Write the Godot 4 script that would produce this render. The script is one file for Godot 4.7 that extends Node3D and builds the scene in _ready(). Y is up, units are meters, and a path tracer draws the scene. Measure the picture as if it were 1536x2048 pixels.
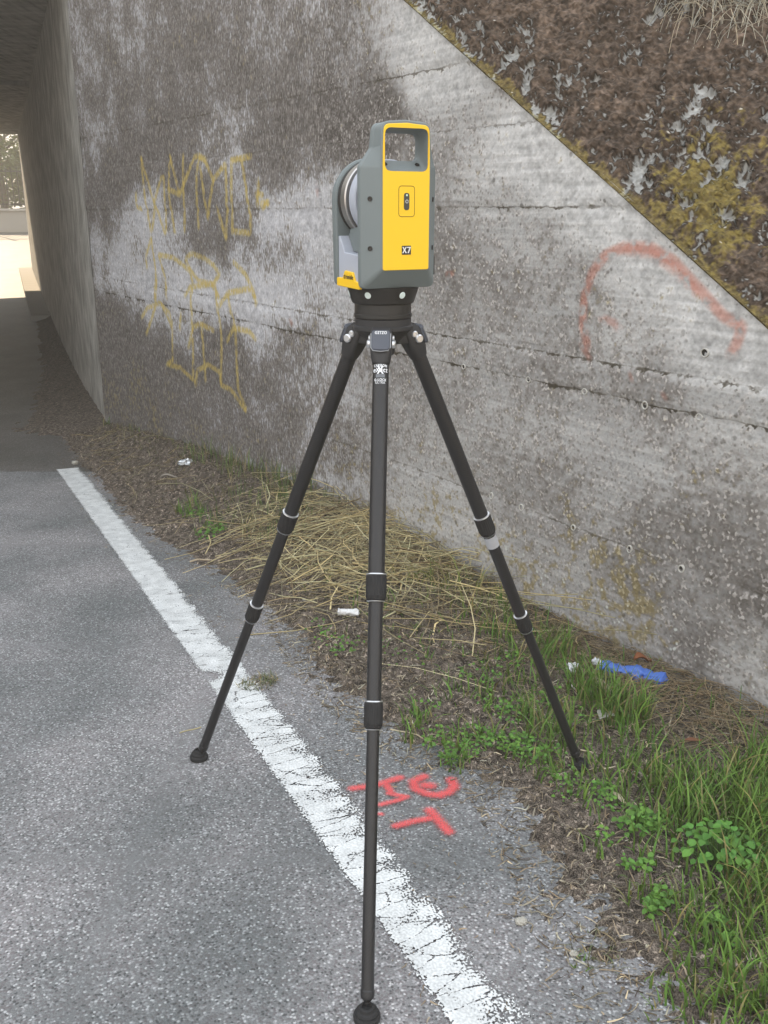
extends Node3D
# A laser scanner on a tripod beside a concrete wing wall at the mouth of an underpass.
# Axes: camera stands at the origin of the plan and looks along -z; the road falls gently towards the tunnel.

const WALL_ORIGIN := Vector3(-2.3023, 0, -7.368)
const WALL_DIR := Vector3(0.55919, 0, 0.82904)
const WALL_OUT := Vector3(-0.82904, 0, 0.55919)
const S_START := 0.33
const H_LOW := -0.6
const H_HIGH := 3.0
const CEILING := 2.89
const CREST := 4.36
var axis_in := Vector3(-0.3608, 0, -0.9326)      # along the tunnel, away from the camera
var axis_side := Vector3(0.9326, 0, -0.3608)     # across the tunnel, to the right
var corner := Vector3(-2.1178, 0, -7.0944)       # where the wing wall meets the tunnel wall

var rng := RandomNumberGenerator.new()
var soil_edge: Array[Vector2] = []               # (s, distance from the wall) of the soil's edge on the asphalt
var hump := FastNoiseLite.new()
var names := {}

# how far dark growth covers the wall: along, height, share, reach along, reach up
const STAINS := [
	[0.94, 2.31, 0.55, 0.35, 0.1],
	[2.13, 2.14, 0.6, 0.25, 0.09],
	[3.01, 2.0, 0.6, 0.19, 0.08],
	[3.68, 1.91, 0.5, 0.14, 0.07],
	[3.99, 1.8, 0.45, 0.13, 0.06],
	[4.12, 1.85, 0.2, 0.12, 0.06],
	[4.29, 1.79, 0.05, 0.11, 0.06],
	[4.47, 1.66, 0.1, 0.1, 0.06],
	[3.87, 1.72, 0.6, 0.14, 0.07],
	[3.47, 1.76, 0.7, 0.16, 0.07],
	[2.42, 1.87, 0.7, 0.23, 0.09],
	[1.28, 1.85, 0.6, 0.32, 0.1],
	[0.42, 1.6, 0.5, 0.4, 0.12],
	[1.66, 1.63, 0.75, 0.29, 0.1],
	[2.61, 1.5, 0.45, 0.22, 0.09],
	[3.22, 1.51, 0.8, 0.18, 0.08],
	[3.67, 1.57, 0.85, 0.15, 0.07],
	[3.94, 1.51, 0.8, 0.13, 0.07],
	[3.45, 1.39, 0.6, 0.16, 0.08],
	[3.16, 1.4, 0.75, 0.18, 0.08],
	[3.53, 1.29, 0.25, 0.16, 0.08],
	[3.61, 1.18, 0.1, 0.16, 0.08],
	[3.24, 1.16, 0.12, 0.18, 0.08],
	[2.83, 1.35, 0.45, 0.2, 0.08],
	[2.65, 1.25, 0.6, 0.22, 0.09],
	[2.2, 1.31, 0.75, 0.25, 0.09],
	[1.18, 1.42, 0.85, 0.33, 0.11],
	[0.63, 1.21, 0.7, 0.38, 0.12],
	[1.47, 1.15, 0.15, 0.31, 0.11],
	[1.79, 1.09, 0.35, 0.28, 0.1],
	[0.55, 0.94, 0.45, 0.39, 0.12],
	[0.95, 0.89, 0.2, 0.35, 0.12],
	[2.3, 1.1, 0.75, 0.24, 0.1],
	[2.42, 1.0, 0.6, 0.24, 0.09],
	[1.91, 0.87, 0.25, 0.28, 0.1],
	[2.6, 0.9, 0.3, 0.22, 0.09],
	[3.23, 1.02, 0.5, 0.18, 0.08],
	[3.52, 0.99, 0.25, 0.16, 0.08],
	[3.6, 0.9, 0.3, 0.16, 0.08],
	[3.0, 0.8, 0.05, 0.2, 0.09],
	[2.25, 0.75, 0.05, 0.25, 0.1],
	[1.46, 0.66, 0.2, 0.31, 0.11],
	[0.85, 0.48, 0.65, 0.37, 0.12],
	[1.85, 0.54, 0.35, 0.28, 0.11],
	[0.91, 0.28, 0.95, 0.36, 0.12],
	[1.57, 0.36, 0.85, 0.31, 0.11],
	[2.56, 0.5, 0.75, 0.23, 0.1],
	[3.2, 0.54, 0.6, 0.19, 0.09],
	[3.59, 0.59, 0.5, 0.16, 0.08],
	[2.99, 0.65, 0.15, 0.2, 0.09],
	[3.5, 0.72, 0.25, 0.17, 0.08],
	[0.85, 0.03, 0.8, 0.37, 0.13],
	[2.17, 0.13, 0.75, 0.26, 0.11],
	[3.12, 0.2, 0.65, 0.2, 0.09],
	[3.58, 0.38, 0.4, 0.17, 0.08],
	[3.37, 0.07, 0.6, 0.18, 0.09],
	[2.48, -0.11, 0.6, 0.24, 0.11],
	[1.29, -0.18, 0.75, 0.33, 0.12],
	[3.57, -0.01, 0.5, 0.17, 0.09],
	[3.84, 0.17, 0.45, 0.15, 0.08],
	[3.86, 1.04, 0.3, 0.14, 0.07],
	[4.01, 0.85, 0.3, 0.14, 0.07],
	[4.01, 0.64, 0.45, 0.14, 0.08],
	[4.02, 1.24, 0.3, 0.13, 0.07],
	[4.54, 1.41, 0.4, 0.1, 0.06],
	[4.48, 1.27, 0.5, 0.11, 0.06],
	[4.71, 1.35, 0.15, 0.1, 0.06],
	[4.91, 1.39, 0.0, 0.09, 0.05],
	[5.1, 1.31, 0.0, 0.08, 0.05],
	[4.71, 1.27, 0.25, 0.1, 0.06],
	[5.28, 1.19, 0.0, 0.07, 0.05],
	[4.82, 1.15, 0.3, 0.09, 0.06],
	[4.55, 1.1, 0.5, 0.11, 0.06],
	[4.55, 0.96, 0.48, 0.11, 0.06],
	[4.83, 0.97, 0.45, 0.09, 0.06],
	[5.07, 1.05, 0.35, 0.08, 0.06],
	[5.2, 0.93, 0.4, 0.08, 0.06],
	[5.4, 0.95, 0.22, 0.07, 0.05],
	[5.49, 1.01, 0.05, 0.07, 0.05],
	[5.68, 0.91, 0.05, 0.06, 0.05],
	[5.78, 0.79, 0.03, 0.06, 0.05],
	[5.85, 0.85, 0.0, 0.05, 0.05],
	[4.97, 0.85, 0.42, 0.09, 0.06],
	[5.41, 0.83, 0.3, 0.07, 0.05],
	[4.56, 0.81, 0.45, 0.11, 0.07],
	[4.56, 0.7, 0.35, 0.11, 0.07],
	[4.85, 0.7, 0.45, 0.1, 0.06],
	[5.21, 0.71, 0.45, 0.08, 0.06],
	[5.52, 0.69, 0.45, 0.07, 0.05],
	[5.79, 0.71, 0.4, 0.06, 0.05],
	[4.57, 0.51, 0.45, 0.11, 0.07],
	[4.86, 0.47, 0.35, 0.1, 0.07],
	[5.23, 0.49, 0.35, 0.08, 0.06],
	[5.54, 0.52, 0.35, 0.07, 0.06],
	[5.79, 0.64, 0.25, 0.06, 0.05],
	[5.88, 0.58, 0.25, 0.06, 0.05],
	[4.57, 0.32, 0.35, 0.11, 0.07],
	[4.52, 0.1, 0.3, 0.12, 0.07],
	[4.87, 0.27, 0.5, 0.1, 0.07],
	[5.36, 0.31, 0.4, 0.08, 0.06],
	[5.73, 0.48, 0.35, 0.06, 0.05],
	[5.9, 0.45, 0.45, 0.06, 0.05],
	[5.14, 0.17, 0.45, 0.09, 0.07],
	[5.57, 0.24, 0.55, 0.07, 0.06],
	[5.84, 0.29, 0.6, 0.06, 0.05],
	[5.93, 0.2, 0.68, 0.06, 0.05],
	[5.74, 0.13, 0.55, 0.07, 0.06],
	[5.49, 0.1, 0.5, 0.08, 0.06],
	[5.27, 0.03, 0.4, 0.08, 0.07],
	[5.16, -0.1, 0.35, 0.09, 0.07],
	[5.61, -0.08, 0.4, 0.07, 0.06],
	[5.79, -0.04, 0.6, 0.06, 0.06],
	[5.97, -0.05, 0.3, 0.06, 0.06],
	[4.74, -0.0, 0.3, 0.11, 0.07],
	[3.92, -0.05, 0.4, 0.15, 0.09],
	[4.09, -0.12, 0.3, 0.14, 0.08],
	[4.42, -0.05, 0.3, 0.12, 0.08],
]
# the same for yellow lichen
const YELLOWS := [
	[5.5, 0.01, 0.6, 0.1, 0.09],
	[5.34, -0.0, 0.55, 0.11, 0.09],
	[5.02, 0.06, 0.4, 0.13, 0.09],
	[4.77, 0.01, 0.4, 0.15, 0.1],
	[4.49, -0.03, 0.4, 0.17, 0.11],
	[5.5, 0.15, 0.45, 0.1, 0.08],
	[3.84, -0.09, 0.4, 0.22, 0.12],
	[1.3, -0.11, 0.3, 0.46, 0.17],
	[1.02, -0.09, 0.35, 0.49, 0.18],
	[5.4, -0.09, 0.5, 0.11, 0.09],
	[5.63, 0.24, 0.15, 0.09, 0.08],
	[5.13, 0.26, 0.05, 0.12, 0.09],
	[5.78, 0.11, 0.1, 0.09, 0.08],
	[4.88, 0.19, 0.15, 0.14, 0.1],
	[5.31, 0.16, 0.3, 0.11, 0.09],
	[2.82, 0.07, 0.1, 0.3, 0.14],
	[2.12, -0.18, 0.25, 0.37, 0.16],
]
# graffiti strokes as along, height pairs
const YELLOW_PAINT := [
	[1.352, 1.306, 1.347, 1.228, 1.433, 1.21],
	[1.472, 1.507, 1.493, 1.313, 1.532, 1.142, 1.555, 1.073],
	[1.472, 1.507, 1.612, 1.294, 1.782, 1.077, 1.807, 1.086, 1.822, 1.388, 1.77, 1.382, 1.666, 1.269, 1.569, 1.082],
	[1.926, 1.496, 1.884, 1.323, 1.922, 1.096, 1.952, 1.08],
	[1.926, 1.496, 2.052, 1.288, 1.873, 1.323],
	[2.118, 1.495, 2.107, 1.303, 2.082, 1.082],
	[2.052, 1.288, 2.268, 1.481, 2.337, 1.482, 2.294, 1.391, 2.277, 1.209, 2.281, 1.101],
	[2.337, 1.482, 2.419, 1.453, 2.508, 1.355, 2.407, 1.164, 2.348, 1.426],
	[2.508, 1.355, 2.661, 1.429, 2.665, 1.309, 2.627, 1.062, 2.528, 1.223],
	[2.732, 1.441, 2.702, 1.1, 2.914, 1.096, 2.921, 1.166, 2.851, 1.449],
	[2.732, 1.444, 2.964, 1.455],
	[3.032, 1.342, 3.005, 1.215],
	[2.995, 1.276, 3.08, 1.275],
	[3.046, 1.235, 3.131, 1.241, 3.052, 1.214],
	[1.548, 1.038, 1.437, 0.93, 1.433, 0.849],
	[1.548, 1.038, 1.585, 0.856, 1.531, 0.648],
	[1.663, 0.947, 1.894, 0.938, 2.123, 0.873, 2.154, 0.802],
	[1.662, 0.938, 1.735, 0.82, 1.746, 0.69],
	[2.16, 0.972, 2.069, 0.936, 2.125, 0.882, 2.24, 0.823, 2.438, 0.818, 2.522, 0.877, 2.452, 0.92, 2.32, 0.954, 2.16, 0.972],
	[2.712, 0.946, 2.844, 0.893, 2.921, 0.818, 2.946, 0.739],
	[2.036, 0.728, 2.109, 0.782, 2.419, 0.817, 2.505, 0.744],
	[2.5, 0.705, 2.621, 0.783, 2.888, 0.823, 2.949, 0.769],
	[1.275, 0.535, 1.396, 0.61, 1.607, 0.654, 1.766, 0.604, 1.801, 0.537],
	[1.528, 0.63, 1.332, 0.427],
	[1.632, 0.656, 1.798, 0.519, 1.774, 0.319, 1.671, 0.279, 1.897, 0.29, 2.111, 0.23],
	[2.132, 0.792, 2.112, 0.591, 2.08, 0.244],
	[1.952, 0.62, 1.912, 0.512],
	[2.032, 0.429, 2.116, 0.549, 2.226, 0.585, 2.405, 0.561],
	[2.246, 0.578, 2.247, 0.437, 2.252, 0.251],
	[2.457, 0.812, 2.5, 0.546, 2.467, 0.281],
	[2.62, 0.768, 2.692, 0.604, 2.693, 0.282, 2.79, 0.168],
	[2.573, 0.522, 2.674, 0.603, 2.85, 0.604, 2.931, 0.568],
	[2.108, 0.212, 2.143, 0.304, 2.297, 0.359, 2.455, 0.337, 2.465, 0.264, 2.599, 0.259, 2.79, 0.168],
	[2.337, 1.482, 2.429, 1.46],
	[1.589, 0.813, 1.54, 0.631],
]
const RED_PAINT := [
	[5.255, 0.796, 5.228, 0.856, 5.229, 0.948, 5.257, 1.018, 5.309, 1.072, 5.386, 1.1, 5.48, 1.1, 5.565, 1.067, 5.659, 0.998, 5.749, 0.929, 5.81, 0.908, 5.803, 0.867, 5.784, 0.821],
	[5.387, 1.089, 5.482, 1.084, 5.577, 1.041, 5.661, 0.978],
	[5.306, 0.886, 5.359, 0.876, 5.391, 0.856],
	[4.53, 0.977, 4.575, 0.983],
	[5.439, 0.734, 5.455, 0.706],
	[5.571, 0.693, 5.592, 0.674],
	[5.229, 0.793, 5.272, 0.751],
	[3.311, 0.7, 3.334, 0.674],
	[3.585, 1.303, 3.6, 1.261],
]
const TIE_HOLES := [
	[4.644, 0.649],
	[4.993, 0.65],
	[5.255, 0.648],
	[5.51, 0.646],
	[5.705, 0.644],
	[4.825, 0.194],
	[4.99, 0.192],
	[5.253, 0.19],
	[5.499, 0.187],
	[5.701, 0.185],
	[5.705, 0.825],
]
# x, z where soil meets asphalt
const SOIL_EDGE := [
	[-3.266, -8.669],
	[-2.195, -6.589],
	[-1.641, -5.287],
	[-1.261, -4.492],
	[-0.97, -3.968],
	[-0.656, -3.547],
	[-0.459, -3.253],
	[-0.328, -2.954],
	[-0.245, -2.662],
	[-0.125, -2.418],
	[-0.011, -2.209],
	[0.115, -2.066],
	[0.22, -1.995],
	[0.264, -1.853],
	[0.296, -1.683],
	[0.321, -1.583],
	[0.265, -1.537],
	[0.323, -1.479],
	[0.34, -1.372],
	[0.386, -1.266],
	[0.455, -1.212],
	[0.55, -0.924],
]
# x, z, blades, radius, height, kind
const TUFTS := [
	[-2.034, -6.969, 26, 0.05, 0.1, 0],
	[-1.663, -6.589, 40, 0.12, 0.06, 1],
	[-1.303, -6.211, 60, 0.15, 0.08, 1],
	[-0.94, -5.423, 90, 0.2, 0.12, 1],
	[-0.657, -5.035, 120, 0.2, 0.14, 1],
	[-0.453, -4.917, 90, 0.2, 0.15, 1],
	[-0.274, -4.591, 60, 0.15, 0.15, 1],
	[-0.944, -4.396, 40, 0.06, 0.12, 0],
	[-0.792, -4.088, 30, 0.06, 0.06, 0],
	[-0.64, -4.304, 60, 0.2, 0.1, 1],
	[-0.469, -4.048, 50, 0.15, 0.1, 1],
	[-0.417, -4.492, 60, 0.15, 0.12, 1],
	[-0.186, -4.304, 40, 0.1, 0.12, 1],
	[0.218, -3.818, 60, 0.1, 0.14, 2],
	[0.252, -3.365, 70, 0.12, 0.12, 2],
	[0.135, -3.308, 30, 0.1, 0.1, 2],
	[0.34, -3.097, 40, 0.1, 0.1, 2],
	[0.399, -3.001, 60, 0.1, 0.1, 0],
	[0.476, -2.823, 80, 0.1, 0.11, 0],
	[0.559, -2.74, 70, 0.08, 0.12, 0],
	[0.6, -2.483, 90, 0.06, 0.13, 0],
	[0.608, -2.386, 60, 0.05, 0.12, 0],
	[0.657, -2.324, 110, 0.06, 0.14, 0],
	[0.416, -2.625, 60, 0.1, 0.08, 0],
	[0.353, -2.483, 50, 0.1, 0.07, 0],
	[0.273, -2.418, 40, 0.08, 0.06, 0],
	[0.438, -2.295, 60, 0.07, 0.1, 0],
	[0.433, -2.182, 60, 0.06, 0.1, 0],
	[0.083, -2.266, 30, 0.04, 0.07, 0],
	[0.094, -2.182, 24, 0.04, 0.07, 0],
	[0.209, -2.155, 50, 0.05, 0.06, 0],
	[0.176, -2.054, 30, 0.03, 0.06, 0],
	[0.312, -2.155, 40, 0.06, 0.06, 0],
	[0.383, -2.03, 40, 0.05, 0.07, 0],
	[0.577, -2.129, 50, 0.1, 0.08, 0],
	[0.621, -1.916, 90, 0.07, 0.1, 0],
	[0.705, -1.96, 90, 0.07, 0.11, 0],
	[0.718, -1.853, 120, 0.07, 0.12, 0],
	[0.75, -1.813, 130, 0.07, 0.13, 0],
	[0.836, -1.895, 150, 0.07, 0.14, 0],
	[0.916, -1.983, 120, 0.06, 0.14, 0],
	[0.842, -1.793, 120, 0.06, 0.13, 0],
	[0.61, -1.719, 80, 0.07, 0.08, 0],
	[0.593, -1.813, 40, 0.06, 0.08, 0],
	[0.5, -1.895, 30, 0.06, 0.06, 0],
	[0.439, -1.666, 16, 0.02, 0.06, 0],
	[0.749, -1.632, 90, 0.06, 0.11, 0],
	[0.743, -1.537, 120, 0.06, 0.12, 0],
	[0.684, -1.537, 60, 0.05, 0.1, 0],
	[0.602, -1.493, 60, 0.05, 0.08, 0],
	[0.549, -1.507, 50, 0.05, 0.07, 0],
	[0.509, -1.537, 36, 0.04, 0.06, 0],
	[0.553, -1.398, 60, 0.05, 0.06, 0],
	[0.616, -1.398, 80, 0.05, 0.07, 0],
	[0.679, -1.398, 120, 0.06, 0.09, 0],
	[0.625, -1.3, 110, 0.06, 0.08, 0],
	[0.553, -1.288, 70, 0.05, 0.06, 0],
	[0.487, -1.266, 50, 0.05, 0.05, 0],
	[0.624, -1.233, 120, 0.06, 0.08, 0],
	[0.544, -1.212, 60, 0.05, 0.07, 0],
	[0.381, -1.398, 60, 0.035, 0.03, 3],
	[0.396, -1.385, 50, 0.03, 0.025, 3],
	[0.347, -1.36, 20, 0.012, 0.025, 0],
	[-0.374, -2.524, 120, 0.04, 0.035, 3],
	[-0.409, -2.511, 50, 0.02, 0.03, 3],
	[-0.347, -2.545, 50, 0.025, 0.035, 3],
	[0.573, -2.006, 36, 0.06, 0.07, 0],
	[0.455, -1.96, 30, 0.05, 0.06, 0],
	[0.668, -2.182, 20, 0.08, 0.06, 0],
	[0.696, -2.054, 30, 0.08, 0.07, 0],
]
# x, z, leaves, radius, leaf length
const WEEDS := [
	[-0.192, -2.823, 14.0, 0.06, 0.012],
	[-0.14, -2.74, 14.0, 0.05, 0.012],
	[-0.216, -2.932, 10.0, 0.05, 0.01],
	[-0.109, -2.781, 8.0, 0.05, 0.01],
	[0.312, -2.155, 40.0, 0.06, 0.012],
	[0.347, -2.129, 34.0, 0.05, 0.012],
	[0.365, -2.079, 30.0, 0.05, 0.012],
	[0.205, -2.104, 30.0, 0.05, 0.011],
	[0.164, -2.066, 24.0, 0.03, 0.011],
	[0.25, -2.182, 26.0, 0.06, 0.011],
	[0.144, -2.155, 20.0, 0.05, 0.011],
	[0.407, -2.104, 24.0, 0.05, 0.011],
	[0.357, -2.295, 26.0, 0.06, 0.011],
	[0.323, -2.355, 20.0, 0.07, 0.011],
	[0.287, -2.552, 20.0, 0.07, 0.011],
	[0.39, -2.662, 14.0, 0.05, 0.013],
	[0.423, -1.983, 20.0, 0.05, 0.01],
	[0.442, -1.895, 14.0, 0.05, 0.009],
	[0.51, -1.916, 24.0, 0.03, 0.011],
	[0.508, -1.853, 20.0, 0.03, 0.01],
	[0.55, -1.774, 30.0, 0.04, 0.015],
	[0.588, -1.793, 26.0, 0.03, 0.014],
	[0.554, -1.813, 16.0, 0.02, 0.012],
	[0.534, -1.632, 16.0, 0.02, 0.012],
	[0.491, -1.624, 10.0, 0.014, 0.012],
	[0.534, -1.522, 18.0, 0.02, 0.014],
	[0.507, -1.493, 14.0, 0.015, 0.015],
	[0.621, -1.465, 18.0, 0.02, 0.015],
	[0.621, -1.411, 14.0, 0.02, 0.013],
	[0.472, -1.719, 12.0, 0.02, 0.011],
	[0.697, -1.895, 16.0, 0.04, 0.013],
	[-0.778, -4.008, 26.0, 0.06, 0.016],
	[-0.89, -4.304, 20.0, 0.05, 0.016],
	[-0.747, -4.088, 16.0, 0.05, 0.015],
	[0.05, -2.701, 14.0, 0.1, 0.01],
	[0.52, -2.295, 16.0, 0.06, 0.01],
	[0.473, -2.418, 18.0, 0.06, 0.012],
	[0.113, -2.324, 14.0, 0.05, 0.01],
]


# ------------------------------------------------------------------ small helpers
func col(r: float, g: float, b: float) -> Color:
	return Color(r, g, b).linear_to_srgb()

func mat(called: String, c: Color, rough := 0.8, metal := 0.0) -> StandardMaterial3D:
	var m := StandardMaterial3D.new()
	m.resource_name = called
	m.albedo_color = c
	m.roughness = rough
	m.metallic = metal
	return m

func relief(m: StandardMaterial3D, t: Texture2D, cm: float) -> void:
	m.heightmap_enabled = true
	m.heightmap_texture = t
	m.heightmap_scale = cm

func noise(kind: int, freq: float, octaves := 1, sd := 1) -> FastNoiseLite:
	var n := FastNoiseLite.new()
	n.noise_type = kind
	n.frequency = freq
	n.seed = sd
	n.fractal_type = FastNoiseLite.FRACTAL_FBM if octaves > 1 else FastNoiseLite.FRACTAL_NONE
	n.fractal_octaves = octaves
	return n

func tile(n: FastNoiseLite, w: int, h: int) -> PackedByteArray:
	var im := n.get_seamless_image(w, h, false, false, 0.1, true)
	im.convert(Image.FORMAT_L8)
	return im.get_data()

func area(n: FastNoiseLite, w: int, h: int, stretch := 1) -> PackedByteArray:
	var im := n.get_image(w, h / stretch, false, false, true)
	im.convert(Image.FORMAT_L8)
	if stretch > 1:
		im.resize(w, h, Image.INTERPOLATE_BILINEAR)
	return im.get_data()

func picture(data: PackedByteArray, w: int, h: int, format: int) -> ImageTexture:
	return ImageTexture.create_from_image(Image.create_from_data(w, h, false, format, data))

func numbered(called: String) -> String:
	if not names.has(called):
		names[called] = 0
		return called
	names[called] += 1
	return "%s_%03d" % [called, names[called]]

func tag(o: Node3D, label: String, category := "", group := "", kind := "") -> Node3D:
	if label: o.set_meta("label", label)
	if category: o.set_meta("category", category)
	if group: o.set_meta("group", group)
	if kind: o.set_meta("kind", kind)
	return o

func top(called: String, mesh: Mesh, m: Material) -> MeshInstance3D:
	var o := MeshInstance3D.new()
	o.name = numbered(called)
	o.mesh = mesh
	if m: o.material_override = m
	add_child(o)
	return o

func root(called: String, at := Vector3.ZERO, turn := 0.0) -> Node3D:
	var o := Node3D.new()
	o.name = numbered(called)
	add_child(o)
	o.position = at
	o.rotation.y = turn
	return o

func part(parent: Node3D, called: String, mesh: Mesh, m: Material, at := Transform3D()) -> MeshInstance3D:
	var o := MeshInstance3D.new()
	o.name = called
	o.mesh = mesh
	if m: o.material_override = m
	parent.add_child(o, true)
	o.transform = at
	return o

# a sheet of (nx + 1) x (ny + 1) points with smooth normals; flip turns its front
func sheet(nx: int, ny: int, place: Callable, uv: Callable, flip := false) -> ArrayMesh:
	var v := PackedVector3Array()
	var t := PackedVector2Array()
	var n := PackedVector3Array()
	var ix := PackedInt32Array()
	var row := nx + 1
	v.resize(row * (ny + 1))
	t.resize(v.size())
	n.resize(v.size())
	for j in ny + 1:
		for i in row:
			v[j * row + i] = place.call(i, j)
			t[j * row + i] = uv.call(i, j, v[j * row + i])
	for j in ny + 1:
		for i in row:
			var du := v[j * row + mini(i + 1, nx)] - v[j * row + maxi(i - 1, 0)]
			var dv := v[mini(j + 1, ny) * row + i] - v[maxi(j - 1, 0) * row + i]
			var k := du.cross(dv).normalized()
			n[j * row + i] = -k if flip else k
	for j in ny:
		for i in nx:
			var a := j * row + i
			if flip:
				ix.append_array([a, a + 1, a + row, a + 1, a + row + 1, a + row])
			else:
				ix.append_array([a, a + row, a + 1, a + 1, a + row, a + row + 1])
	var arrays := []
	arrays.resize(Mesh.ARRAY_MAX)
	arrays[Mesh.ARRAY_VERTEX] = v
	arrays[Mesh.ARRAY_NORMAL] = n
	arrays[Mesh.ARRAY_TEX_UV] = t
	arrays[Mesh.ARRAY_TEX_UV2] = t
	arrays[Mesh.ARRAY_INDEX] = ix
	var m := ArrayMesh.new()
	m.add_surface_from_arrays(Mesh.PRIMITIVE_TRIANGLES, arrays)
	return m

func begin() -> SurfaceTool:
	var st := SurfaceTool.new()
	st.begin(Mesh.PRIMITIVE_TRIANGLES)
	return st

func done(st: SurfaceTool) -> ArrayMesh:
	st.index()
	st.generate_normals()
	return st.commit()

# four corners, counter-clockwise seen from outside
func quad(st: SurfaceTool, a: Vector3, b: Vector3, c: Vector3, d: Vector3, group := -1) -> void:
	st.set_smooth_group(group)
	for p in [a, c, b, a, d, c]:
		st.add_vertex(p)

# a box given by its middle, three half axes
func slab(st: SurfaceTool, o: Vector3, x: Vector3, y: Vector3, z: Vector3) -> void:
	quad(st, o - x - y + z, o + x - y + z, o + x + y + z, o - x + y + z)
	quad(st, o + x - y - z, o - x - y - z, o - x + y - z, o + x + y - z)
	quad(st, o + x - y + z, o + x - y - z, o + x + y - z, o + x + y + z)
	quad(st, o - x - y - z, o - x - y + z, o - x + y + z, o - x + y - z)
	quad(st, o - x + y + z, o + x + y + z, o + x + y - z, o - x + y - z)
	quad(st, o - x - y - z, o + x - y - z, o + x - y + z, o - x - y + z)

# a box with bevelled edges round the middle
func bevelled(size: Vector3, b: float) -> ArrayMesh:
	var o: Array[Vector2] = []
	var x := size.x / 2.0
	var y := size.y / 2.0
	for q in [Vector2(x, y), Vector2(-x, y), Vector2(-x, -y), Vector2(x, -y)]:
		o.append(q)
	var st := begin()
	loft(st, [ring(rounded(o, b, 4), size.z / 2.0 - b * 0.0, -b), ring(rounded(o, b, 4), size.z / 2.0 - b, 0), ring(rounded(o, b, 4), -size.z / 2.0 + b, 0), ring(rounded(o, b, 4), -size.z / 2.0, -b)], true)
	return done(st)

# rounded outline with the same number of points for every call with the same corner count
func rounded(points: Array[Vector2], r: Variant, segs := 5) -> PackedVector2Array:
	var out := PackedVector2Array()
	var n := points.size()
	for i in n:
		var p := points[i]
		var rad: float = r[i] if r is Array else r
		var a := (points[(i + n - 1) % n] - p).normalized()
		var b := (points[(i + 1) % n] - p).normalized()
		var half := acos(clampf(a.dot(b), -0.9999, 0.9999)) / 2.0
		var cut := rad / tan(half)
		var p0 := p + a * cut
		var p1 := p + b * cut
		for k in segs + 1:
			var t := float(k) / segs
			out.append((p0.lerp(p, t)).lerp(p.lerp(p1, t), t))
	return out

# an outline placed at depth z, pushed outwards by grow (outline counter-clockwise)
func ring(outline: PackedVector2Array, z: float, grow := 0.0) -> PackedVector3Array:
	var out := PackedVector3Array()
	var n := outline.size()
	for i in n:
		var t := (outline[(i + 1) % n] - outline[(i + n - 1) % n]).normalized()
		var q := outline[i] + Vector2(t.y, -t.x) * grow
		out.append(Vector3(q.x, q.y, z))
	return out

# skin between rings, front first; a smooth group for each band
func loft(st: SurfaceTool, rings: Array, caps := false, inward := false) -> void:
	for k in rings.size() - 1:
		var a: PackedVector3Array = rings[k]
		var b: PackedVector3Array = rings[k + 1]
		for i in a.size():
			var j := (i + 1) % a.size()
			if inward:
				quad(st, b[j], b[i], a[i], a[j], k + 1)
			else:
				quad(st, a[j], a[i], b[i], b[j], k + 1)
	if caps:
		cap(st, rings[0], [], false)
		cap(st, rings[rings.size() - 1], [], true)

# flat lid on a ring, with an optional hole (a ring too)
func cap(st: SurfaceTool, outer: PackedVector3Array, hole: PackedVector3Array, back: bool) -> void:
	var flat := PackedVector2Array()
	var depth := {}
	for p in outer:
		flat.append(Vector2(p.x, p.y))
		depth[Vector2(p.x, p.y)] = p.z
	for p in hole: depth[Vector2(p.x, p.y)] = p.z
	if hole.size():
		var best := INF
		var at := Vector2i()
		for i in flat.size():
			for k in hole.size():
				var dd := flat[i].distance_squared_to(Vector2(hole[k].x, hole[k].y))
				if dd < best:
					best = dd
					at = Vector2i(i, k)
		var joined := PackedVector2Array()
		for i in flat.size() + 1: joined.append(flat[(at.x + i) % flat.size()])
		for k in hole.size() + 1:
			var q := hole[(at.y - k + 2 * hole.size()) % hole.size()]
			joined.append(Vector2(q.x, q.y))
		flat = joined
	var tri := Geometry2D.triangulate_polygon(flat)
	st.set_smooth_group(-1)
	for i in range(0, tri.size(), 3):
		var a := flat[tri[i]]
		var b := flat[tri[i + 1]]
		var c := flat[tri[i + 2]]
		var ccw := (b - a).cross(c - a) > 0.0
		var order := [a, c, b] if ccw != back else [a, b, c]
		for q in order: st.add_vertex(Vector3(q.x, q.y, depth[q]))

# turned shape round y: profile of (radius, height) from bottom to top
func lathe(st: SurfaceTool, profile: Array, segs := 24, crease := true) -> void:
	for k in profile.size() - 1:
		var a: Vector2 = profile[k]
		var b: Vector2 = profile[k + 1]
		for i in segs:
			var t0 := TAU * i / segs
			var t1 := TAU * (i + 1) / segs
			var p := Vector3(cos(t0), 0, -sin(t0))
			var q := Vector3(cos(t1), 0, -sin(t1))
			var g := k + 1 if crease else 1
			st.set_smooth_group(g)
			var va := p * a.x + Vector3(0, a.y, 0)
			var vb := q * a.x + Vector3(0, a.y, 0)
			var vc := q * b.x + Vector3(0, b.y, 0)
			var vd := p * b.x + Vector3(0, b.y, 0)
			if a.x > 0.0:
				for x in [va, vc, vb]: st.add_vertex(x)
			if b.x > 0.0:
				for x in [va, vd, vc]: st.add_vertex(x)

func turned(profile: Array, segs := 24, crease := true) -> ArrayMesh:
	var st := begin()
	lathe(st, profile, segs, crease)
	return done(st)

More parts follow.
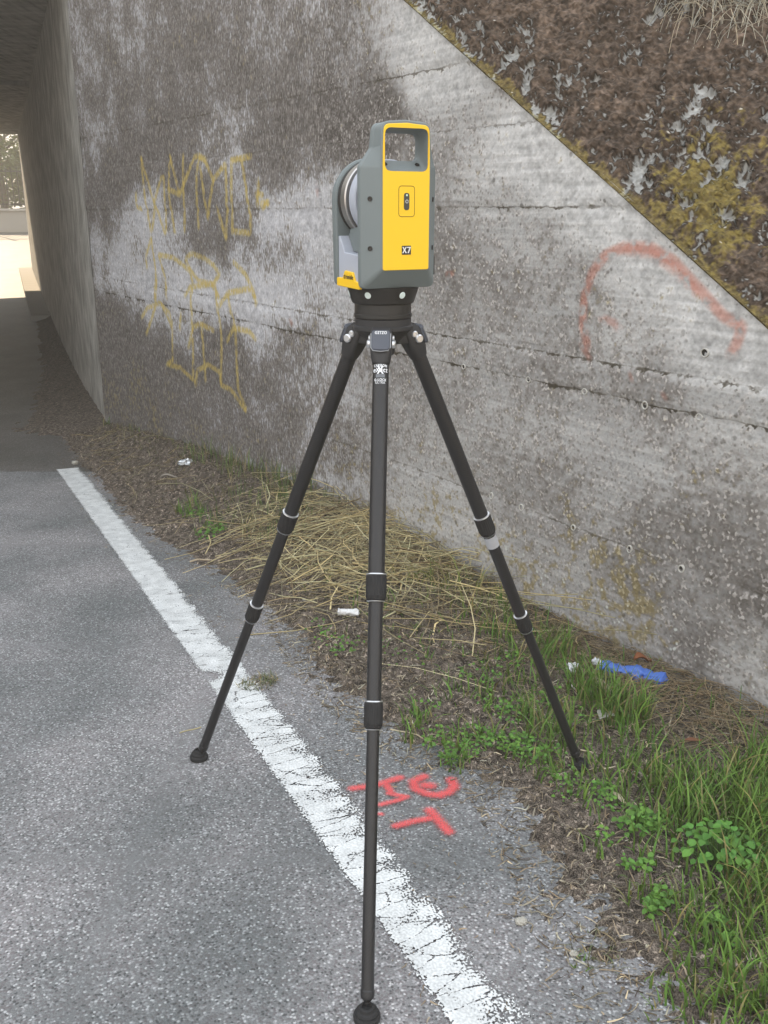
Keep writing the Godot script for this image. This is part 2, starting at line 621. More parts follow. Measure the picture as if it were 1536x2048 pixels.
# a tube along points
func tube(st: SurfaceTool, pts: PackedVector3Array, r: float, sides := 6) -> void:
	var last: PackedVector3Array = []
	for i in pts.size():
		var d := (pts[mini(i + 1, pts.size() - 1)] - pts[maxi(i - 1, 0)]).normalized()
		var u := d.cross(Vector3.UP if absf(d.y) < 0.9 else Vector3.RIGHT).normalized()
		var w := u.cross(d)
		var now := PackedVector3Array()
		for k in sides:
			var t := TAU * k / sides
			now.append(pts[i] + (u * cos(t) + w * sin(t)) * r)
		if i:
			for k in sides:
				var m := (k + 1) % sides
				quad(st, last[k], now[k], now[m], last[m], 1)
		last = now

func lettering(text: String, size: float, depth := 0.0006, bold := true) -> TextMesh:
	var f := SystemFont.new()
	f.font_names = PackedStringArray(["Droid Sans"])
	f.font_weight = 700 if bold else 400
	var t := TextMesh.new()
	t.text = text
	t.font = f
	t.font_size = 64
	t.pixel_size = size / 64.0
	t.depth = depth
	return t

# lettering wrapped round a tube of radius r whose axis is y, facing +z
func wrapped(t: TextMesh, r: float) -> ArrayMesh:
	var src := t.get_mesh_arrays() if t.get_surface_count() else []
	var v: PackedVector3Array = src[Mesh.ARRAY_VERTEX]
	var n: PackedVector3Array = src[Mesh.ARRAY_NORMAL]
	for i in v.size():
		var a := v[i].x / r
		var rad := r + v[i].z + t.depth / 2.0
		v[i] = Vector3(sin(a) * rad, v[i].y, cos(a) * rad)
		n[i] = Vector3(n[i].x * cos(a) + n[i].z * sin(a), n[i].y, n[i].z * cos(a) - n[i].x * sin(a))
	src[Mesh.ARRAY_VERTEX] = v
	src[Mesh.ARRAY_NORMAL] = n
	src[Mesh.ARRAY_TANGENT] = null
	var m := ArrayMesh.new()
	m.add_surface_from_arrays(Mesh.PRIMITIVE_TRIANGLES, src)
	return m

# ------------------------------------------------------------------ terrain
func herm(x: float, x0: float, y0: float, m0: float, x1: float, y1: float, m1: float) -> float:
	var h := x1 - x0
	var t := (x - x0) / h
	var t2 := t * t
	var t3 := t2 * t
	return (2 * t3 - 3 * t2 + 1) * y0 + (t3 - 2 * t2 + t) * h * m0 + (-2 * t3 + 3 * t2) * y1 + (t3 - t2) * h * m1

func road_y(z: float) -> float:
	if z > 10.0: return 0.42
	if z > 4.0: return herm(z, 4.0, 0.2136, 0.0534, 10.0, 0.42, 0.0)
	if z > -8.0: return 0.0534 * z
	if z > -12.0: return herm(z, -8.0, -0.4272, 0.0534, -12.0, -0.5, -0.01)
	if z > -24.0: return herm(z, -12.0, -0.5, -0.01, -24.0, -0.042, -0.055)
	if z > -33.0: return herm(z, -24.0, -0.042, -0.055, -33.0, 0.52, -0.05)
	if z > -45.0: return herm(z, -33.0, 0.52, -0.05, -45.0, 0.8, 0.0)
	return 0.8

func to_wall(x: float, z: float) -> Vector2:
	var p := Vector3(x, 0, z) - WALL_ORIGIN
	return Vector2(p.dot(WALL_DIR), p.dot(WALL_OUT))

func lookup(table: Array, x: float) -> float:
	if x <= table[0].x: return table[0].y
	for i in table.size() - 1:
		if x <= table[i + 1].x:
			return lerpf(table[i].y, table[i + 1].y, (x - table[i].x) / (table[i + 1].x - table[i].x))
	return table[table.size() - 1].y

const WALL_FOOT: Array[Vector2] = [Vector2(0.2, -0.35), Vector2(1.1, -0.25), Vector2(2.1, -0.16), Vector2(3.4, -0.11), Vector2(4.45, -0.12), Vector2(5.24, -0.155), Vector2(5.7, -0.165), Vector2(6.1, -0.165), Vector2(8.5, -0.1)]

func wall_top(s: float) -> float:
	return minf(1.9227 + (4.28 - s) * 0.6185, 4.4)

func soil_y(s: float, w: float) -> float:
	var p := WALL_ORIGIN + WALL_DIR * s + WALL_OUT * w
	var we := lookup(soil_edge, s)
	var t := w / we
	var y := road_y(p.z)
	var edge := y + 0.014
	var rise := lerpf(lookup(WALL_FOOT, s), edge, smoothstep(0.0, 1.0, clampf(t, 0.0, 1.0)))
	rise += 0.010 * hump.get_noise_2d(p.x * 60.0, p.z * 60.0) + 0.012 * hump.get_noise_2d(p.x * 260.0 + 70.0, p.z * 260.0) + 0.007 * hump.get_noise_2d(p.x * 620.0, p.z * 620.0 + 9.0)
	if t > 0.86: rise -= (t - 0.86) * 0.12 * we / 0.5
	return rise

func ground_at(x: float, z: float) -> float:
	var q := to_wall(x, z)
	var y := road_y(z)
	if q.x > 0.2 and q.y < lookup(soil_edge, q.x) * 1.2:
		return maxf(y, soil_y(q.x, q.y))
	return y

# ------------------------------------------------------------------ surfaces
func stain_grid(pts: Array, s0: float, s1: float, cells: int, prior: float, usual: float) -> Image:
	var data := PackedByteArray()
	for j in cells:
		var h := lerpf(H_HIGH, H_LOW, (j + 0.5) / cells)
		for i in cells:
			var s := lerpf(s0, s1, (i + 0.5) / cells)
			var sum := prior
			var val := prior * usual
			for q in pts:
				var a: float = (s - q[0]) / q[3]
				var b: float = (h - q[1]) / q[4]
				var e := a * a + b * b
				if e < 18.0:
					var w := exp(-e / 2.0)
					sum += w
					val += w * q[2]
			data.append(clampi(int(255.0 * val / sum), 0, 255))
	return Image.create_from_data(cells, cells, false, Image.FORMAT_L8, data)

func dab(pix: PackedByteArray, w: int, h: int, x: float, y: float, r: float, c: Color, strength: float, grain: PackedByteArray, rough: float) -> void:
	var x0 := maxi(int(x - r), 0)
	var x1 := mini(int(x + r) + 1, w - 1)
	var y0 := maxi(int(y - r), 0)
	var y1 := mini(int(y + r) + 1, h - 1)
	for py in range(y0, y1 + 1):
		for px in range(x0, x1 + 1):
			var d := Vector2(px - x, py - y).length() / r
			if d < 1.0:
				var at := py * w + px
				var a := strength * (1.0 - smoothstep(0.45, 1.0, d)) * clampf(1.0 + rough * (grain[at] / 127.5 - 1.0), 0.0, 1.0)
				at *= 3
				pix[at] = int(lerpf(pix[at], c.r8, a))
				pix[at + 1] = int(lerpf(pix[at + 1], c.g8, a))
				pix[at + 2] = int(lerpf(pix[at + 2], c.b8, a))

func wall_material(s0: float, s1: float, n: int, sd: int) -> StandardMaterial3D:
	var mpp := (s1 - s0) / n
	var off := Vector3(s0 / mpp, 0, 0)
	var big := noise(FastNoiseLite.TYPE_SIMPLEX_SMOOTH, 2.6 * mpp, 6, 11)
	var fine := noise(FastNoiseLite.TYPE_VALUE_CUBIC, 105.0 * mpp, 3, 12)
	var run := noise(FastNoiseLite.TYPE_SIMPLEX, 70.0 * mpp, 2, 13)
	var mid := noise(FastNoiseLite.TYPE_SIMPLEX, 14.0 * mpp, 4, 14)
	var cell := noise(FastNoiseLite.TYPE_CELLULAR, 55.0 * mpp, 1, 15)
	cell.cellular_return_type = FastNoiseLite.RETURN_DISTANCE
	var grit := noise(FastNoiseLite.TYPE_CELLULAR, 125.0 * mpp, 1, 16)
	grit.cellular_return_type = FastNoiseLite.RETURN_CELL_VALUE
	grit.cellular_jitter = 1.0
	for f in [big, fine, run, mid, cell, grit]: f.offset = off
	run.offset = off
	var a_big := area(big, n, n)
	var a_fine := area(fine, n, n)
	var a_run := area(run, n, n, 4)
	var a_mid := area(mid, n, n)
	var a_cell := area(cell, n, n)
	var a_grit := area(grit, n, n)
	var board := noise(FastNoiseLite.TYPE_SIMPLEX, 26.0 * mpp, 3, 17)
	board.offset = off * 0.0625
	var bi := board.get_image(n / 16, n, false, false, true)
	bi.convert(Image.FORMAT_L8)
	bi.resize(n, n, Image.INTERPOLATE_CUBIC)
	var a_board := bi.get_data()
	var g := stain_grid(STAINS, s0, s1, 40, 0.02, 0.45)
	g.resize(n, n, Image.INTERPOLATE_CUBIC)
	var dark := g.get_data()
	g = stain_grid(YELLOWS, s0, s1, 24, 0.25, 0.0)
	g.resize(n, n, Image.INTERPOLATE_CUBIC)
	var yel := g.get_data()
	var pix := PackedByteArray()
	pix.resize(n * n * 3)
	var hgt := PackedByteArray()
	hgt.resize(n * n)
	var joints: Array[float] = [1.68, 1.47, 1.21, 0.75, 0.65, 0.19]
	var strong: Array[float] = [0.7, 0.45, 0.8, 1.0, 1.0, 0.55]
	for y in n:
		var h := lerpf(H_HIGH, H_LOW, (y + 0.5) / n)
		var jn := 0
		var jd := 9.0
		for k in 6:
			if absf(h - joints[k]) < absf(jd):
				jd = h - joints[k]
				jn = k
		var near := absf(jd) < 0.05
		for x in n:
			var at := y * n + x
			var s := s0 + (x + 0.5) * mpp
			var b := a_big[at] / 255.0
			var f := a_fine[at] / 255.0
			var r := a_run[at] / 255.0
			var m := a_mid[at] / 255.0
			var ce := a_cell[at] / 255.0
			var left := clampf((4.3 - s) / 0.8, 0.0, 1.0)
			var gt := a_grit[at] / 255.0
			var bd := (a_board[at] / 255.0 - 0.5) * (1.0 - 0.6 * left)
			var d := dark[at] / 255.0
			var k := d + (b - 0.5) * (0.28 + 0.22 * left) + (m - 0.5) * 0.45 + (f - 0.5) * 0.35 + (gt - 0.5) * 0.3 * (1.0 - left) + (r - 0.5) * 0.5 * left
			k = clampf((k - lerpf(0.17, 0.29, left)) / lerpf(0.44, 0.26, left), 0.0, 1.0)
			# bare cement, mottled
			var tone := 194.0 + (m - 0.5) * 54.0 + (b - 0.5) * 34.0 + (f - 0.5) * 40.0 + (gt - 0.5) * 44.0 * clampf(d * 2.5, 0.25, 1.0) + bd * 30.0
			var cr := tone + 0.5
			var cg := tone
			var cb := tone - 1.0 + 4.0 * left
			# dark growth with pale flecks showing through
			var dk := 105.0 + (m - 0.5) * 36.0 + (f - 0.5) * 36.0 + (gt - 0.5) * 64.0 * (1.0 - 0.6 * left) - 8.0 * left
			var fleck := clampf(((r * left + (gt * 0.75 + m * 0.25) * (1.0 - left)) - lerpf(0.7, 0.58, left)) / 0.12, 0.0, 1.0)
			dk = lerpf(dk, tone - 14.0, fleck * (0.55 - 0.12 * left))
			var pit := clampf((0.30 - ce) / 0.12, 0.0, 1.0) * (1.0 - left)
			cr = lerpf(cr, dk + 4.0, k)
			cg = lerpf(cg, dk - 1.0, k)
			cb = lerpf(cb, dk - 5.0, k)
			var spot := pit * clampf(d * 2.4 + (m - 0.5) * 1.6 - 0.1, 0.0, 1.0) * 0.5 * clampf(gt * 2.4 - 0.7, 0.0, 1.0)
			cr = lerpf(cr, 82.0, spot)
			cg = lerpf(cg, 80.0, spot)
			cb = lerpf(cb, 76.0, spot)
			# yellow lichen
			var ye := clampf((yel[at] / 255.0 + (m - 0.5) * 1.0 + (f - 0.5) * 0.6 + (b - 0.5) * 0.6 - 0.42) / 0.3, 0.0, 1.0) * 0.45
			cr = lerpf(cr, 150.0, ye)
			cg = lerpf(cg, 132.0, ye)
			cb = lerpf(cb, 74.0, ye)
			var hh := 128.0 + bd * 90.0 + (f - 0.5) * 110.0 + (m - 0.5) * 60.0 - spot * 60.0 + (fleck * k) * 30.0
			# casting joints: torn, dirt-filled seams
			if near:
				var wob := (m - 0.5) * 0.009 + (b - 0.5) * 0.012 + (f - 0.5) * 0.006
				var e := jd + wob
				var half := 0.0016 + 0.010 * clampf(f * 2.0 - 0.7, 0.0, 1.0) * clampf(m * 2.4 - 0.8, 0.0, 1.0)
				var seam := (1.0 - smoothstep(half * 0.6, half * 1.5, absf(e))) * strong[jn] * (1.0 if jn == 4 else 1.0 - 0.45 * left) * clampf(b * 2.4 + m * 1.4 - 1.2, 0.1, 1.0)
				cr = lerpf(cr, 62.0, seam * 0.85)
				cg = lerpf(cg, 57.0, seam * 0.85)
				cb = lerpf(cb, 48.0, seam * 0.85)
				hh -= seam * 110.0
				var lip := (1.0 - smoothstep(0.002, 0.007, absf(absf(e) - half * 2.2))) * clampf(f * 3.0 - 1.7, 0.0, 1.0) * strong[jn]
				cr = lerpf(cr, 205.0, lip * 0.7)
				cg = lerpf(cg, 204.0, lip * 0.7)
				cb = lerpf(cb, 200.0, lip * 0.7)
				hh += lip * 60.0
			hgt[at] = clampi(int(hh), 0, 255)
			at *= 3
			pix[at] = clampi(int(cr), 0, 255)
			pix[at + 1] = clampi(int(cg), 0, 255)
			pix[at + 2] = clampi(int(cb), 0, 255)
	# round grey lichens and white ones
	rng.seed = sd
	var count := 7000 if s0 > 1.0 else 250
	for i in count:
		var s := rng.randf_range(s0, s1)
		var h := rng.randf_range(-0.2, 1.4)
		var px := (s - s0) / mpp
		var py := (H_HIGH - h) / mpp
		var at := clampi(int(py), 0, n - 1) * n + clampi(int(px), 0, n - 1)
		if a_big[at] < 95 and rng.randf() < 0.7: continue
		if dark[at] < 40 and rng.randf() < 0.8: continue
		var v := rng.randf()
		var c := Color8(88, 86, 82) if v < 0.62 else Color8(120, 118, 112) if v < 0.85 else Color8(205, 206, 200)
		dab(pix, n, n, px, py, (0.0025 + 0.0085 * pow(rng.randf(), 2.2) if v < 0.85 else rng.randf_range(0.002, 0.005)) / mpp, c, rng.randf_range(0.15, 0.6), a_fine, 0.9)
	for i in 60:
		var s := rng.randf_range(4.9, 6.0)
		var h := -0.02 + (s - 5.2) * -0.06 + rng.randfn(0, 0.05)
		dab(pix, n, n, (s - s0) / mpp, (H_HIGH - h) / mpp, rng.randf_range(0.003, 0.007) / mpp, Color8(205, 210, 205), 0.8, a_fine, 0.3)
	# spray paint
	for line in YELLOW_PAINT:
		spray(pix, n, line, s0, mpp, 0.023, Color8(200, 174, 92), 0.29, a_run, 1.7)
	for i in RED_PAINT.size():
		spray(pix, n, RED_PAINT[i], s0, mpp, [0.025, 0.024, 0.020, 0.016, 0.012, 0.012, 0.018, 0.02, 0.02][i], Color8(188, 100, 78), [0.15, 0.08, 0.1, 0.12, 0.08, 0.08, 0.1, 0.08, 0.08][i], a_mid, 1.5)
	var m := mat("weathered_concrete", Color.WHITE, 0.9)
	m.albedo_texture = picture(pix, n, n, Image.FORMAT_RGB8)
	m.metallic_specular = 0.35
	relief(m, picture(hgt, n, n, Image.FORMAT_L8), 0.4)
	return m

func spray(pix: PackedByteArray, n: int, line: Array, s0: float, mpp: float, r: float, c: Color, strength: float, grain: PackedByteArray, rough: float) -> void:
	for i in range(0, line.size() - 2, 2):
		var a := Vector2(line[i], line[i + 1])
		var b := Vector2(line[i + 2], line[i + 3])
		# the far half of the wall is seen at a slant: keep the stroke as wide as a can sprays it
		var steps := maxi(2, int(a.distance_to(b) / (r * 0.4)))
		for k in steps:
			var p := a.lerp(b, float(k) / steps)
			var px := (p.x - s0) / mpp
			if px < -20 or px > n + 20: continue
			dab(pix, n, n, px, (H_HIGH - p.y) / mpp, r / mpp, c, strength, grain, rough)

func asphalt(called: String, dust: float, base: float, rough: float, sd: int) -> StandardMaterial3D:
	var n := 1024
	var st := noise(FastNoiseLite.TYPE_CELLULAR, 0.24, 1, sd)
	st.cellular_return_type = FastNoiseLite.RETURN_CELL_VALUE
	st.cellular_jitter = 1.0
	var ds := noise(FastNoiseLite.TYPE_CELLULAR, 0.24, 1, sd)
	ds.cellular_return_type = FastNoiseLite.RETURN_DISTANCE
	ds.cellular_jitter = 1.0
	var sm := noise(FastNoiseLite.TYPE_SIMPLEX, 0.3, 2, sd + 1)
	var lo := noise(FastNoiseLite.TYPE_SIMPLEX, 0.012, 4, sd + 2)
	var a := tile(st, n, n)
	var b := tile(ds, n, n)
	var c := tile(sm, n, n)
	var e := tile(lo, n, n)
	var pix := PackedByteArray()
	pix.resize(n * n * 3)
	var hgt := PackedByteArray()
	hgt.resize(n * n)
	for i in n * n:
		var v := a[i] / 255.0
		var near := 1.0 - b[i] / 255.0
		var t := base + (c[i] / 255.0 - 0.5) * 40.0 + (e[i] / 255.0 - 0.5) * 14.0
		var body := clampf((near - 0.42) / 0.16, 0.0, 1.0)
		var w := 0.0
		if v > 0.92: t = lerpf(t, base + 48.0 + 24.0 * v, body)
		elif v > 0.72: t = lerpf(t, base + 30.0, body)
		elif v < 0.1: t = lerpf(t, base - 44.0, body)
		elif v < 0.34:
			t = lerpf(t, base - 16.0, body)
			w = 4.0 * body
		hgt[i] = clampi(int(60.0 + 130.0 * near + (c[i] - 128) * 0.3), 0, 255)
		pix[i * 3] = clampi(int(t + w - 0.5 + dust * 5.0), 0, 255)
		pix[i * 3 + 1] = clampi(int(t + 0.6 + dust * 2.0), 0, 255)
		pix[i * 3 + 2] = clampi(int(t + 1.6 - dust * 4.0), 0, 255)
	var m := mat(called, Color.WHITE, rough)
	m.albedo_texture = picture(pix, n, n, Image.FORMAT_RGB8)
	m.uv1_scale = Vector3(1.0 / 1.15, 1.0 / 1.15, 1)
	relief(m, picture(hgt, n, n, Image.FORMAT_L8), 0.35)
	# broad blotches of wear over the stones
	var n2 := 512
	var bl := tile(noise(FastNoiseLite.TYPE_SIMPLEX, 0.01, 5, sd + 5), n2, n2)
	var px := PackedByteArray()
	px.resize(n2 * n2 * 3)
	for i in n2 * n2:
		var q := 222.0 + (bl[i] / 255.0 - 0.5) * 66.0
		px[i * 3] = clampi(int(q + (bl[i] - 128) * 0.04), 0, 255)
		px[i * 3 + 1] = clampi(int(q), 0, 255)
		px[i * 3 + 2] = clampi(int(q), 0, 255)
	m.detail_enabled = true
	m.detail_blend_mode = BaseMaterial3D.BLEND_MODE_MUL
	m.detail_uv_layer = BaseMaterial3D.DETAIL_UV_2
	m.detail_albedo = picture(px, n2, n2, Image.FORMAT_RGB8)
	m.uv2_scale = Vector3(0.23, 0.23, 1)
	return m

func soil_material() -> StandardMaterial3D:
	var n := 1024
	var a := tile(noise(FastNoiseLite.TYPE_SIMPLEX, 0.02, 5, 31), n, n)
	var b := tile(noise(FastNoiseLite.TYPE_SIMPLEX, 0.16, 3, 32), n, n)
	var st := noise(FastNoiseLite.TYPE_CELLULAR, 0.14, 1, 33)
	st.cellular_return_type = FastNoiseLite.RETURN_CELL_VALUE
	var c := tile(st, n, n)
	var pix := PackedByteArray()
	pix.resize(n * n * 3)
	var hgt := PackedByteArray()
	hgt.resize(n * n)
	for i in n * n:
		var t := 99.0 + (a[i] - 128) * 0.30 + (b[i] - 128) * 0.34 + (c[i] - 128) * 0.12
		if c[i] > 238: t += 50.0
		pix[i * 3] = clampi(int(t * 1.05), 0, 255)
		pix[i * 3 + 1] = clampi(int(t * 0.96), 0, 255)
		pix[i * 3 + 2] = clampi(int(t * 0.87), 0, 255)
		hgt[i] = clampi(int(128 + (a[i] - 128) * 0.3 + (b[i] - 128) * 0.7), 0, 255)
	var m := mat("trodden_soil", Color.WHITE, 0.95)
	m.albedo_texture = picture(pix, n, n, Image.FORMAT_RGB8)
	m.metallic_specular = 0.2
	relief(m, picture(hgt, n, n, Image.FORMAT_L8), 1.0)
	return m

func board_concrete() -> StandardMaterial3D:
	var w := 512
	var h := 1024
	var a := area(noise(FastNoiseLite.TYPE_SIMPLEX, 0.06, 4, 41), w, h, 16)
	var b := area(noise(FastNoiseLite.TYPE_SIMPLEX, 0.012, 4, 42), w, h)
	var f := area(noise(FastNoiseLite.TYPE_SIMPLEX, 0.25, 2, 43), w, h)
	var pix := PackedByteArray()
	pix.resize(w * h * 3)
	var hgt := PackedByteArray()
	hgt.resize(w * h)
	for i in w * h:
		var t := 160.0 + (a[i] - 128) * 0.20 + (b[i] - 128) * 0.22 + (f[i] - 128) * 0.12
		if a[i] < 56: t -= 18.0
		pix[i * 3] = clampi(int(t + 2), 0, 255)
		pix[i * 3 + 1] = clampi(int(t), 0, 255)
		pix[i * 3 + 2] = clampi(int(t - 6), 0, 255)
		hgt[i] = clampi(int(128 + (a[i] - 128) * 0.7 + (f[i] - 128) * 0.2), 0, 255)
	var m := mat("board_marked_concrete", Color.WHITE, 0.85)
	m.albedo_texture = picture(pix, w, h, Image.FORMAT_RGB8)
	m.uv1_scale = Vector3(0.4, 0.2, 1)
	relief(m, picture(hgt, w, h, Image.FORMAT_L8), 0.35)
	return m

# ------------------------------------------------------------------ the place
func build_road() -> void:
	var near := asphalt("asphalt", 0.1, 134.0, 0.85, 51)
	var far := asphalt("older_asphalt", 0.5, 92.0, 0.5, 71)
	var flat := func(_i: int, _j: int, p: Vector3): return Vector2(p.x, p.z)
	var o := top("ground", sheet(16, 60, func(i: int, j: int): return Vector3(-80 + 10 * i, road_y(60 - 3.0 * j) - 0.14, 60 - 3.0 * j), flat), mat("dry_ground", col(0.16, 0.13, 0.09), 0.95))
	tag(o, "", "", "", "structure")
	# the asphalt ends a little way in under the soil
	var brink: Array[Vector2] = []
	for k in 80:
		var q := on_verge(lerpf(1.2, 8.2, k / 79.0), 0.84)
		if brink.is_empty() or q.y > brink[-1].x + 0.01: brink.append(Vector2(q.y, q.x))
	o = top("road", sheet(12, 240, func(i: int, j: int):
		var z := lerpf(14, -5.52, j / 240.0)
		return Vector3(lerpf(-9.0, minf(lookup(brink, z), 1.2), i / 12.0), road_y(z), z), flat), near)
	tag(o, "", "", "", "structure")
	o = top("road", sheet(4, 160, func(i: int, j: int):
		var z := lerpf(-5.5, -60, j / 160.0)
		return Vector3(lerpf(-26.0, -0.6, i / 4.0), road_y(z) - 0.004, z), flat), far)
	tag(o, "", "", "", "structure")
	# painted edge line, in two lengths
	var a0 := Vector3(-1.985, 0, -5.565)
	var dir := Vector3(0.4343, 0, 0.9008)
	var across := Vector3(0.9008, 0, -0.4343)
	var paint: StandardMaterial3D
	for part_no in 2:
		paint = line_paint(2.55 * part_no, 2.55, 61 + 10 * part_no)
		var line := sheet(6, 75, func(i: int, j: int):
			var p := a0 + dir * (2.55 * (part_no + j / 75.0)) + across * (0.140 * i / 6.0 - 0.004)
			p.y = road_y(p.z) + 0.004
			return p, func(i: int, j: int, _p: Vector3): return Vector2(i / 6.0, j / 75.0), true)
		tag(top("road_marking", line, paint), "", "", "", "structure")
	var far_line := sheet(2, 60, func(i: int, j: int):
		var p := corner - axis_side * (1.15 - 0.06 * i) + axis_in * (3.5 + 12.0 * j / 60.0)
		p.y = road_y(p.z) + 0.002
		return p, func(i: int, j: int, _p: Vector3): return Vector2(i / 2.0, 1.0 - j / 60.0))
	tag(top("road_marking", far_line, paint), "", "", "", "structure")

func line_paint(start: float, long: float, sd: int) -> StandardMaterial3D:
	var w := 128
	var h := 2048
	var big := area(noise(FastNoiseLite.TYPE_SIMPLEX, 0.012, 4, sd), w, h)
	var fine := area(noise(FastNoiseLite.TYPE_SIMPLEX, 0.14, 3, sd + 1), w, h)
	var crack := noise(FastNoiseLite.TYPE_CELLULAR, 0.03, 1, sd + 2)
	crack.cellular_return_type = FastNoiseLite.RETURN_DISTANCE2_SUB
	crack.domain_warp_enabled = true
	crack.domain_warp_amplitude = 16.0
	crack.domain_warp_frequency = 0.02
	var im := crack.get_image(w / 3, h, false, false, true)
	im.convert(Image.FORMAT_L8)
	im.resize(w, h, Image.INTERPOLATE_BILINEAR)
	var cr := im.get_data()
	var pix := PackedByteArray()
	pix.resize(w * h * 4)
	for y in h:
		var along := start + long * (y + 0.5) / h
		for x in w:
			var i := y * w + x
			var u := (x + 0.5) / w
			var f := fine[i] / 255.0 - 0.5
			var g := big[i] / 255.0 - 0.5
			var worn := clampf((along - 2.4) * 0.32, 0.0, 0.8) * (0.2 + u * u * 1.1)
			var k := 1.05 + g * 0.7 + f * 0.9 - worn
			k -= 1.0 - smoothstep(0.0, 0.1, u + f * 0.07)
			k -= 1.0 - smoothstep(0.0, 0.16, 1.0 - u + f * 0.16 + g * 0.1)
			if cr[i] < 8 + int(g * 16.0): k -= 0.68
			k -= 1.4 * (1.0 - smoothstep(0.5, 1.0, Vector2((along - 3.33) / 0.05, (u - 0.05) / 0.5).length() + f * 0.5))
			var t := 206.0 + f * 44.0 + g * 30.0
			i *= 4
			pix[i] = clampi(int(t - 2), 0, 255)
			pix[i + 1] = clampi(int(t), 0, 255)
			pix[i + 2] = clampi(int(t - 1), 0, 255)
			pix[i + 3] = clampi(int(255.0 * k), 0, 255)
	var paint := mat("worn_road_paint", Color.WHITE, 0.75)
	paint.albedo_texture = picture(pix, w, h, Image.FORMAT_RGBA8)
	paint.transparency = BaseMaterial3D.TRANSPARENCY_ALPHA_SCISSOR
	paint.alpha_scissor_threshold = 0.47
	paint.texture_repeat = false
	return paint

func build_spray() -> void:
	# survey marks sprayed on the asphalt, one thin sheet over their bounding box
	var o := Vector2(-0.13, -2.06)
	var size := Vector2(0.36, 0.36)
	var n := 512
	var grain := area(noise(FastNoiseLite.TYPE_SIMPLEX, 0.22, 2, 81), n, n)
	var amount := PackedFloat32Array()
	amount.resize(n * n)
	var strokes := [
		[0.011, Vector2(-0.074, -1.936), Vector2(-0.02, -1.950), Vector2(0.04, -1.986)], [0.009, Vector2(0.004, -1.955), Vector2(0.016, -1.92)],
		[0.008, Vector2(0.012, -1.914), Vector2(0.052, -1.899), Vector2(0.03, -1.884), Vector2(-0.01, -1.866)], [0.006, Vector2(-0.010, -1.829), Vector2(-0.006, -1.827)],
		[0.010, Vector2(0.026, -1.781), Vector2(0.066, -1.800), Vector2(0.105, -1.812)], [0.012, Vector2(0.103, -1.843), Vector2(0.122, -1.80), Vector2(0.141, -1.758)],
		[0.012, Vector2(0.096, -1.990), Vector2(0.07, -1.968), Vector2(0.074, -1.935), Vector2(0.10, -1.912), Vector2(0.132, -1.905)], [0.014, Vector2(0.098, -1.95), Vector2(0.11, -1.948)],
		[0.012, Vector2(0.160, -1.975), Vector2(0.166, -1.945), Vector2(0.150, -1.918), Vector2(0.125, -1.908)]]
	for st in strokes:
		for i in range(1, st.size() - 1):
			var a: Vector2 = st[i]
			var b: Vector2 = st[i + 1]
			for k in 24:
				var p := (a.lerp(b, k / 24.0) - o) / size * n
				var r: float = st[0] / size.x * n * 2.5
				for y in range(maxi(0, int(p.y - r)), mini(n, int(p.y + r) + 1)):
					for x in range(maxi(0, int(p.x - r)), mini(n, int(p.x + r) + 1)):
						var d := Vector2(x - p.x, y - p.y).length() / r
						if d < 1.0:
							amount[y * n + x] = maxf(amount[y * n + x], 1.0 - smoothstep(0.0, 1.0, d))
	var pix := PackedByteArray()
	pix.resize(n * n * 4)
	for i in n * n:
		var k := amount[i] * 1.3 - (1.0 - grain[i] / 255.0) * 1.35
		pix[i * 4] = 230
		pix[i * 4 + 1] = 88
		pix[i * 4 + 2] = 90
		pix[i * 4 + 3] = clampi(int(clampf(k * 1.5, 0.0, 0.85) * 255.0), 0, 255)
	var m := mat("red_spray_paint", Color.WHITE, 0.8)
	m.albedo_texture = picture(pix, n, n, Image.FORMAT_RGBA8)
	m.transparency = BaseMaterial3D.TRANSPARENCY_ALPHA
	m.texture_repeat = false
	var me := sheet(8, 8, func(i: int, j: int):
		var p := Vector3(o.x + size.x * i / 8.0, 0, o.y + size.y * j / 8.0)
		p.y = road_y(p.z) + 0.0065
		return p, func(i: int, j: int, _p: Vector3): return Vector2(i / 8.0, j / 8.0), true)
	tag(top("spray_marking", me, m), "", "", "", "structure")

